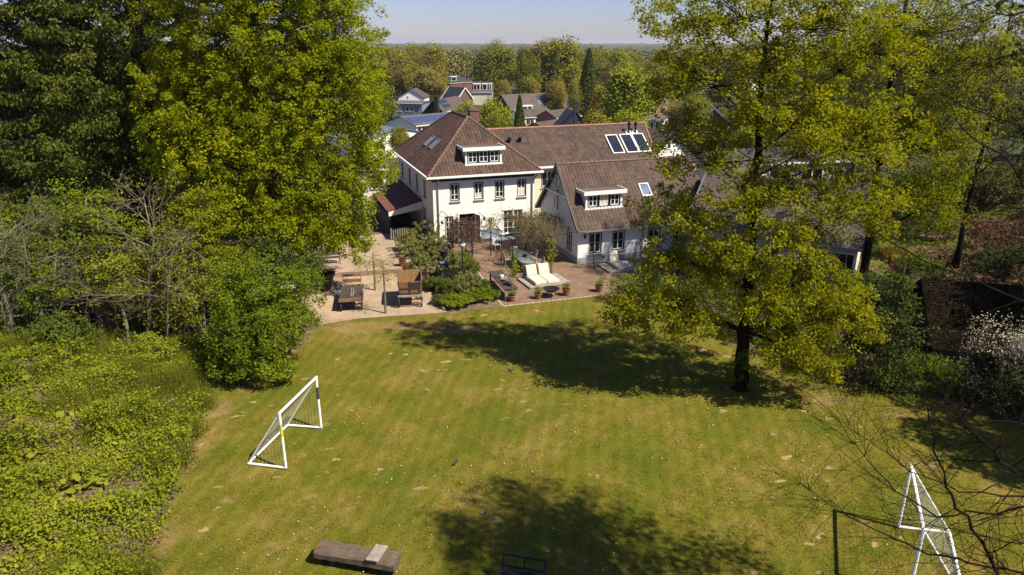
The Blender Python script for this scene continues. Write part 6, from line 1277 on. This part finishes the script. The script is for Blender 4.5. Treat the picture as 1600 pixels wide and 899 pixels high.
# litter and weeds on the soil right and left of the lawn
P = np.stack([rng.uniform(10, 60, 90000), rng.uniform(22, 72, 90000)], 1); P = P[~inside(P, LAWN)]; P = P[P[:, 0] > 6 + (50 - P[:, 1]) * .2]
C = np.stack([P[:, 0], P[:, 1], zg(P[:, 0], P[:, 1]) + rng.uniform(.02, .22, len(P))], 1); g_ = patch(C, .35, .5) > .25
tag(leaf_obj('leaf_litter', leaf_arrays(C[~g_], .2, rng, .8, None, .8), M['L_brown']), 'brown fallen leaves under the shrubs and on the slope at the right', 'leaf litter', kind='stuff')
tag(leaf_obj('weeds', leaf_arrays(C[g_], .2, rng, .9, None, .7), M['L_bush']), 'low green weeds between the brown leaves at the right', 'weeds', kind='stuff')
P = np.stack([rng.uniform(-34, -9, 40000), rng.uniform(27, 46, 40000)], 1); P = P[~inside(P, LAWN)]; q = G(480, 372); P = P[(P[:, 0] < -12.5)]
C = np.stack([P[:, 0], P[:, 1], zg(P[:, 0], P[:, 1]) + rng.uniform(.02, .3, len(P))], 1)
tag(leaf_obj('undergrowth', leaf_arrays(C, .16, rng, .9, None, .7), M['L_far']), 'low green undergrowth beneath the left trees', 'undergrowth', kind='stuff')
for i, (x, y, r_, h_, mt_, lab) in enumerate([(-13.2, 29.2, 1.3, 1.3, 'L_bush', 'leafy bush at the right end of the bank top'), (-16.2, 28.4, 1.4, 1.2, 'L_vine', 'pale green bush at the middle of the bank top'), (-19.4, 27.6, 1.6, 1.6, 'L_far', 'rounded bush at the left part of the bank top'), (-23.0, 26.8, 1.8, 2.0, 'L_olive', 'olive bush near the left edge at the bank top'), (-20.0, 24.0, 1.4, 1.0, 'L_bush', 'low spreading bush on the bank near the left edge'), (-24.5, 30.0, 2.0, 2.6, 'L_far', 'tall bush at the left edge behind the grey twigs')]):
    shrub('bank_shrub', lab, (x, y, gz(x, y)), [(0, 0, h_ * .45, r_, r_ * .8, h_ * .6, int(60 * r_))], 44, .3, .11, M[mt_], 420 + i, 5, cat='shrub', low=-.5)
for i, (x, y, r_, h_, mt_, lab) in enumerate([(23.5, 36.0, 2.2, 2.6, 'L_dark', 'dark evergreen shrub right behind the hut roof'), (28.5, 38.5, 2.4, 2.8, 'L_dark', 'dark evergreen shrub behind the hut near the right edge'), (19.0, 35.0, 1.8, 2.2, 'L_dark', 'dark shrub at the left corner of the hut'), (32.0, 44.0, 2.6, 2.6, 'L_brown', 'brown leaved shrub on the slope near the right edge'), (26.0, 43.0, 1.6, 1.2, 'L_far', 'low green shrub on the middle of the leaf covered slope'), (37.5, 48.0, 2.6, 2.8, 'L_dark', 'dark shrub high on the slope at the right edge'), (30.5, 50.5, 2.4, 2.6, 'L_far', 'green shrub below the brown hedge'), (17.3, 31.0, 1.2, 2.0, 'L_dark', 'dark upright shrub between the conifer and the hut'), (24.0, 47.5, 1.8, 1.8, 'L_bush', 'green shrub at the right end of the bungalow'), (18.2, 27.6, 1.0, 1.2, 'L_far', 'green shrub in front of the hut left corner'), (21.5, 27.0, 1.3, 1.4, 'L_dark', 'dark shrub before the hut wall beside the blossom'), (27.5, 58, 3.4, 5.0, 'L_dark', 'tall dark shrub mass left of the pink brick house'), (34.5, 57, 3.2, 4.4, 'L_dark', 'tall dark shrub mass before the pink brick house'), (41.0, 56, 3.4, 5.0, 'L_dark', 'tall dark shrub mass at the right edge before the pink brick house'), (24.5, 52, 2.2, 3.2, 'L_dark', 'dark shrub behind the bungalow right end'), (20.6, 36.4, 1.8, 2.2, 'L_far', 'green shrub between the bungalow and the hut'), (25.6, 35.2, 2.0, 2.0, 'L_brown', 'russet shrub rising over the back of the hut roof')]):
    shrub('slope_shrub', lab, (x, y, gz(x, y)), [(0, 0, h_ * .45, r_, r_ * .8, h_ * .6, int(55 * r_))], 44, .36, .13, M[mt_], 440 + i, 5, cat='shrub', low=-.5)
rngh = np.random.default_rng(9); Ch = []
for _ in range(2600):
    a, v = rngh.uniform(-.2, 9.2), rngh.uniform(-3.0, 0) ; Ch.append((a, v, 3.7 + v * .71 + .03 + rngh.uniform(0, .05)))
bpy.data.materials['shade_blackened_roof'].node_tree.nodes['Principled BSDF'].inputs['Specular IOR Level'].default_value = 0.03
leaf_obj('roof_litter', leaf_arrays(np.array(Ch), .10, rngh, 1.5, None, .7), mat_leaf('shade_darkened_old_leaves', (0.012, 0.008, 0.005), (0.06, 0.035, 0.018), .1), hut)['kind'] = 'stuff'  # litter colour darkened as well, carrying the roof's painted shade
# ------------------------------------------------------------------ lawn blades, daisies
N = 420000; Y = 12.5 + 27 * rng.uniform(0, 1, N) ** 1.5; X = rng.uniform(-.78, .82, N) * (Y * .95 + 4.6); P = np.stack([X, Y], 1); P = P[inside(P, LAWN)]
cl = patch(P, 1.7, .3) + .9 * patch(P, 4.1, 1.3) + rng.normal(size=len(P)) * .9; P = P[cl > -.35]
tag(blade_obj('grass', blades(P, .025, .075, .02, rng, .6), M['L_lawn']), 'short grass blades of the lawn', 'grass', kind='stuff')
P = np.stack([rng.uniform(-9, 18, 1500), rng.uniform(14, 36, 1500)], 1); P = P[inside(P, LAWN)]; P = P[patch(P, .6, 2.2) > -.1]
C = np.stack([P[:, 0], P[:, 1], zg(P[:, 0], P[:, 1]) + .07], 1); tag(leaf_obj('daisies', leaf_arrays(C, .034, rng, 2.5, None, 1.0), M['petal']), 'white daisies scattered over the lawn', 'flowers', kind='stuff')
P = P[::16] + .4; C = np.stack([P[:, 0], P[:, 1], zg(P[:, 0], P[:, 1]) + .08], 1); tag(leaf_obj('dandelions', leaf_arrays(C, .055, rng, 2.5, None, 1.0), M['yellow']), 'yellow dandelions scattered over the lawn', 'flowers', kind='stuff')
# ------------------------------------------------------------------ near tree at the right: trunk and crown outside the frame, bare boughs reaching in
nt0 = (12.4, 9.6, 0.0); near = thing('near_tree', 'bare twigged tree whose dark thin boughs reach in from the right edge', 'tree', nt0); o_ = Vector(nt0)
MB().tube([(0, 0, -.1), (.1, 0, 4), (-.1, .1, 8), (.1, 0, 12), (.2, 0, 17)], [.42, .33, .27, .2, .08], 10).build('trunk', M['bark_dark'], near, smooth=True)
rng2 = np.random.default_rng(88); br = MB(); tips = []
def bough(pxs, Y0, Y1, r0, hz, tw=1.0, dep=1):
    n = len(pxs); pts = [Vector((12.4, 9.6, hz))] + [AT(x, y, Y0 + (Y1 - Y0) * i / (n - 1)) for i, (x, y) in enumerate(pxs)]
    fine_ = []
    for i in range(len(pts) - 1):
        for k in range(3): fine_.append(pts[i].lerp(pts[i + 1], k / 3) + Vector(rng2.normal(size=3)) * .02)
    fine_.append(pts[-1]); m_ = len(fine_); fine_ = [p - o_ for p in fine_]
    rad = [max(.0045, r0 * (1.15 - i / (m_ - 1))) for i in range(m_)]; br.tube(fine_, rad, 5, cap=False)
    for i in range(3, m_):
        for _ in range(rng2.poisson(2.3 * tw)):
            d = (fine_[i] - fine_[i - 1]).normalized(); nd = (d + Vector(rng2.normal(size=3)).normalized() * .75).normalized()
            rec_branch(br, fine_[i], nd, rng2.uniform(.5, 1.0), max(.004, rad[i] * .4), dep, rng2, tips, .13, (1, 3), .7, .0, 3)
bough([(1720, 800), (1599, 746), (1563, 720), (1526, 683), (1496, 650), (1466, 607), (1440, 560)], 9, 8.2, .035, 7)
bough([(1700, 1000), (1563, 899), (1533, 846), (1493, 793), (1479, 760), (1460, 703), (1453, 657), (1440, 620)], 8.6, 8.0, .03, 6)
bough([(1720, 800), (1599, 796), (1533, 803), (1463, 806), (1400, 770), (1350, 715), (1313, 660)], 9, 8.0, .022, 7)
bough([(1720, 930), (1599, 893), (1516, 879), (1450, 863), (1400, 843), (1333, 813), (1300, 790), (1250, 756)], 9, 8.0, .022, 6.5)
bough([(1720, 760), (1600, 775), (1500, 765), (1423, 733), (1370, 700), (1325, 668)], 9, 8.3, .016, 7)
bough([(1720, 700), (1600, 660), (1520, 655), (1440, 640), (1370, 612), (1330, 600)], 9, 8.5, .014, 8)
bough([(1700, 900), (1600, 850), (1520, 835), (1440, 815), (1380, 800)], 9, 8.2, .014, 7)
bough([(1720, 540), (1600, 470), (1520, 440), (1440, 410), (1342, 349), (1296, 320), (1271, 288)], 9, 8.5, .016, 9.5, .3)
bough([(1720, 380), (1600, 291), (1575, 251), (1509, 206), (1469, 153), (1440, 140)], 9.5, 9.0, .014, 11, .5)
bough([(1720, 260), (1584, 193), (1509, 167), (1420, 122), (1380, 100)], 9.5, 9.0, .014, 12, .5)
bough([(1740, 60), (1620, 20), (1560, 25), (1510, 40), (1470, 52)], 9.5, 9.0, .016, 13, 1.2)
bough([(1740, 120), (1620, 80), (1570, 85), (1530, 100), (1500, 118)], 9.5, 9.2, .014, 12.5, 1.0)
bough([(1740, -20), (1640, -40), (1560, -10), (1490, 10), (1450, 30)], 9.5, 9.0, .014, 13.5, 1.0)
bough([(1720, 560), (1600, 520), (1560, 515), (1500, 530), (1450, 540)], 9.3, 8.6, .012, 9, .4)
br.build('boughs', M['bark_dark'], near)
T_ = np.array([tuple(q) for q in tips]); hi = T_[T_[:, 2] > 14.2]
up_ = [(-1.2, 1.7, 14.6, 3.2, 3.2, 2.8, 150), (.6, .8, 16.8, 3.2, 3, 2.6, 110), (-1.0, 2.6, 13.0, 2.2, 1.8, 1.6, 44), (.9, 1.6, 11.6, 2.4, 2.4, 2.0, 50)]
cen, idx = blob_centres(up_, rng2); cb = MB()
for q in cen[::2]:
    q = Vector(q); a = Vector((.1, 0, max(6, q.z - 2.4))); cb.tube(bez(a, a.lerp(q, .5) + Vector((0, 0, .4)), q, 3), [.05, .03, .02, .01], 4, cap=False)
cb.build('upper_boughs', M['bark_dark'], near)
V = cluster_leaves(cen, 60, .62, .7, .13, rng2, .4); leaf_obj('crown', V, M['L_olive'], near)
if len(hi): leaf_obj('buds', leaf_arrays(np.repeat(hi, 3, 0) + rng2.normal(size=(len(hi) * 3, 3)) * .05, .05, rng2, .3), M['L_brown'], near)['kind'] = 'stuff'
# trees just outside the right edge that shade the hut
for i, (x, y, lab) in enumerate([(28.6, 27.6, 'leafy tree just outside the right edge shading the hut'), (34.5, 31.0, 'leafy tree outside the right edge beyond the hut'), (26.0, 18.5, 'leafy tree outside the right edge nearer than the hut')]):
    tree('shade_tree', lab, 'tree', (x, y, gz(x, y)), [(0, 0, 0), (.1, 0, 4), (0, 0, 9), (.2, 0, 12)], .3, [(0, 0, 9, 4.2, 4.0, 3.8, 200), (-.4, 1.0, 6, 3.6, 3.0, 2.4, 120), (-2.8, 1.2, 8.4, 2.2, 2.6, 2.4, 90 if i == 0 else 10)], 60, .75, .24, M['L_olive'], M['bark'], 400 + i, limb_frac=.3)

# ------------------------------------------------------------------ haze: one closed box of thin air
mh = bpy.data.materials.new('thin_haze'); mh.use_nodes = True; th_ = mh.node_tree; th_.nodes.remove(th_.nodes['Principled BSDF'])
pv = th_.nodes.new('ShaderNodeVolumePrincipled'); pv.inputs['Color'].default_value = (0.80, 0.84, 1.0, 1); pv.inputs['Density'].default_value = 0.00008; pv.inputs['Anisotropy'].default_value = 0.1
th_.links.new(pv.outputs[0], th_.nodes['Material Output'].inputs['Volume'])
tag(MB().box(-9200, 9200, -450, 12300, -13, 34).build('haze', mh), 'thin pale air over the whole plain', 'haze', kind='stuff')
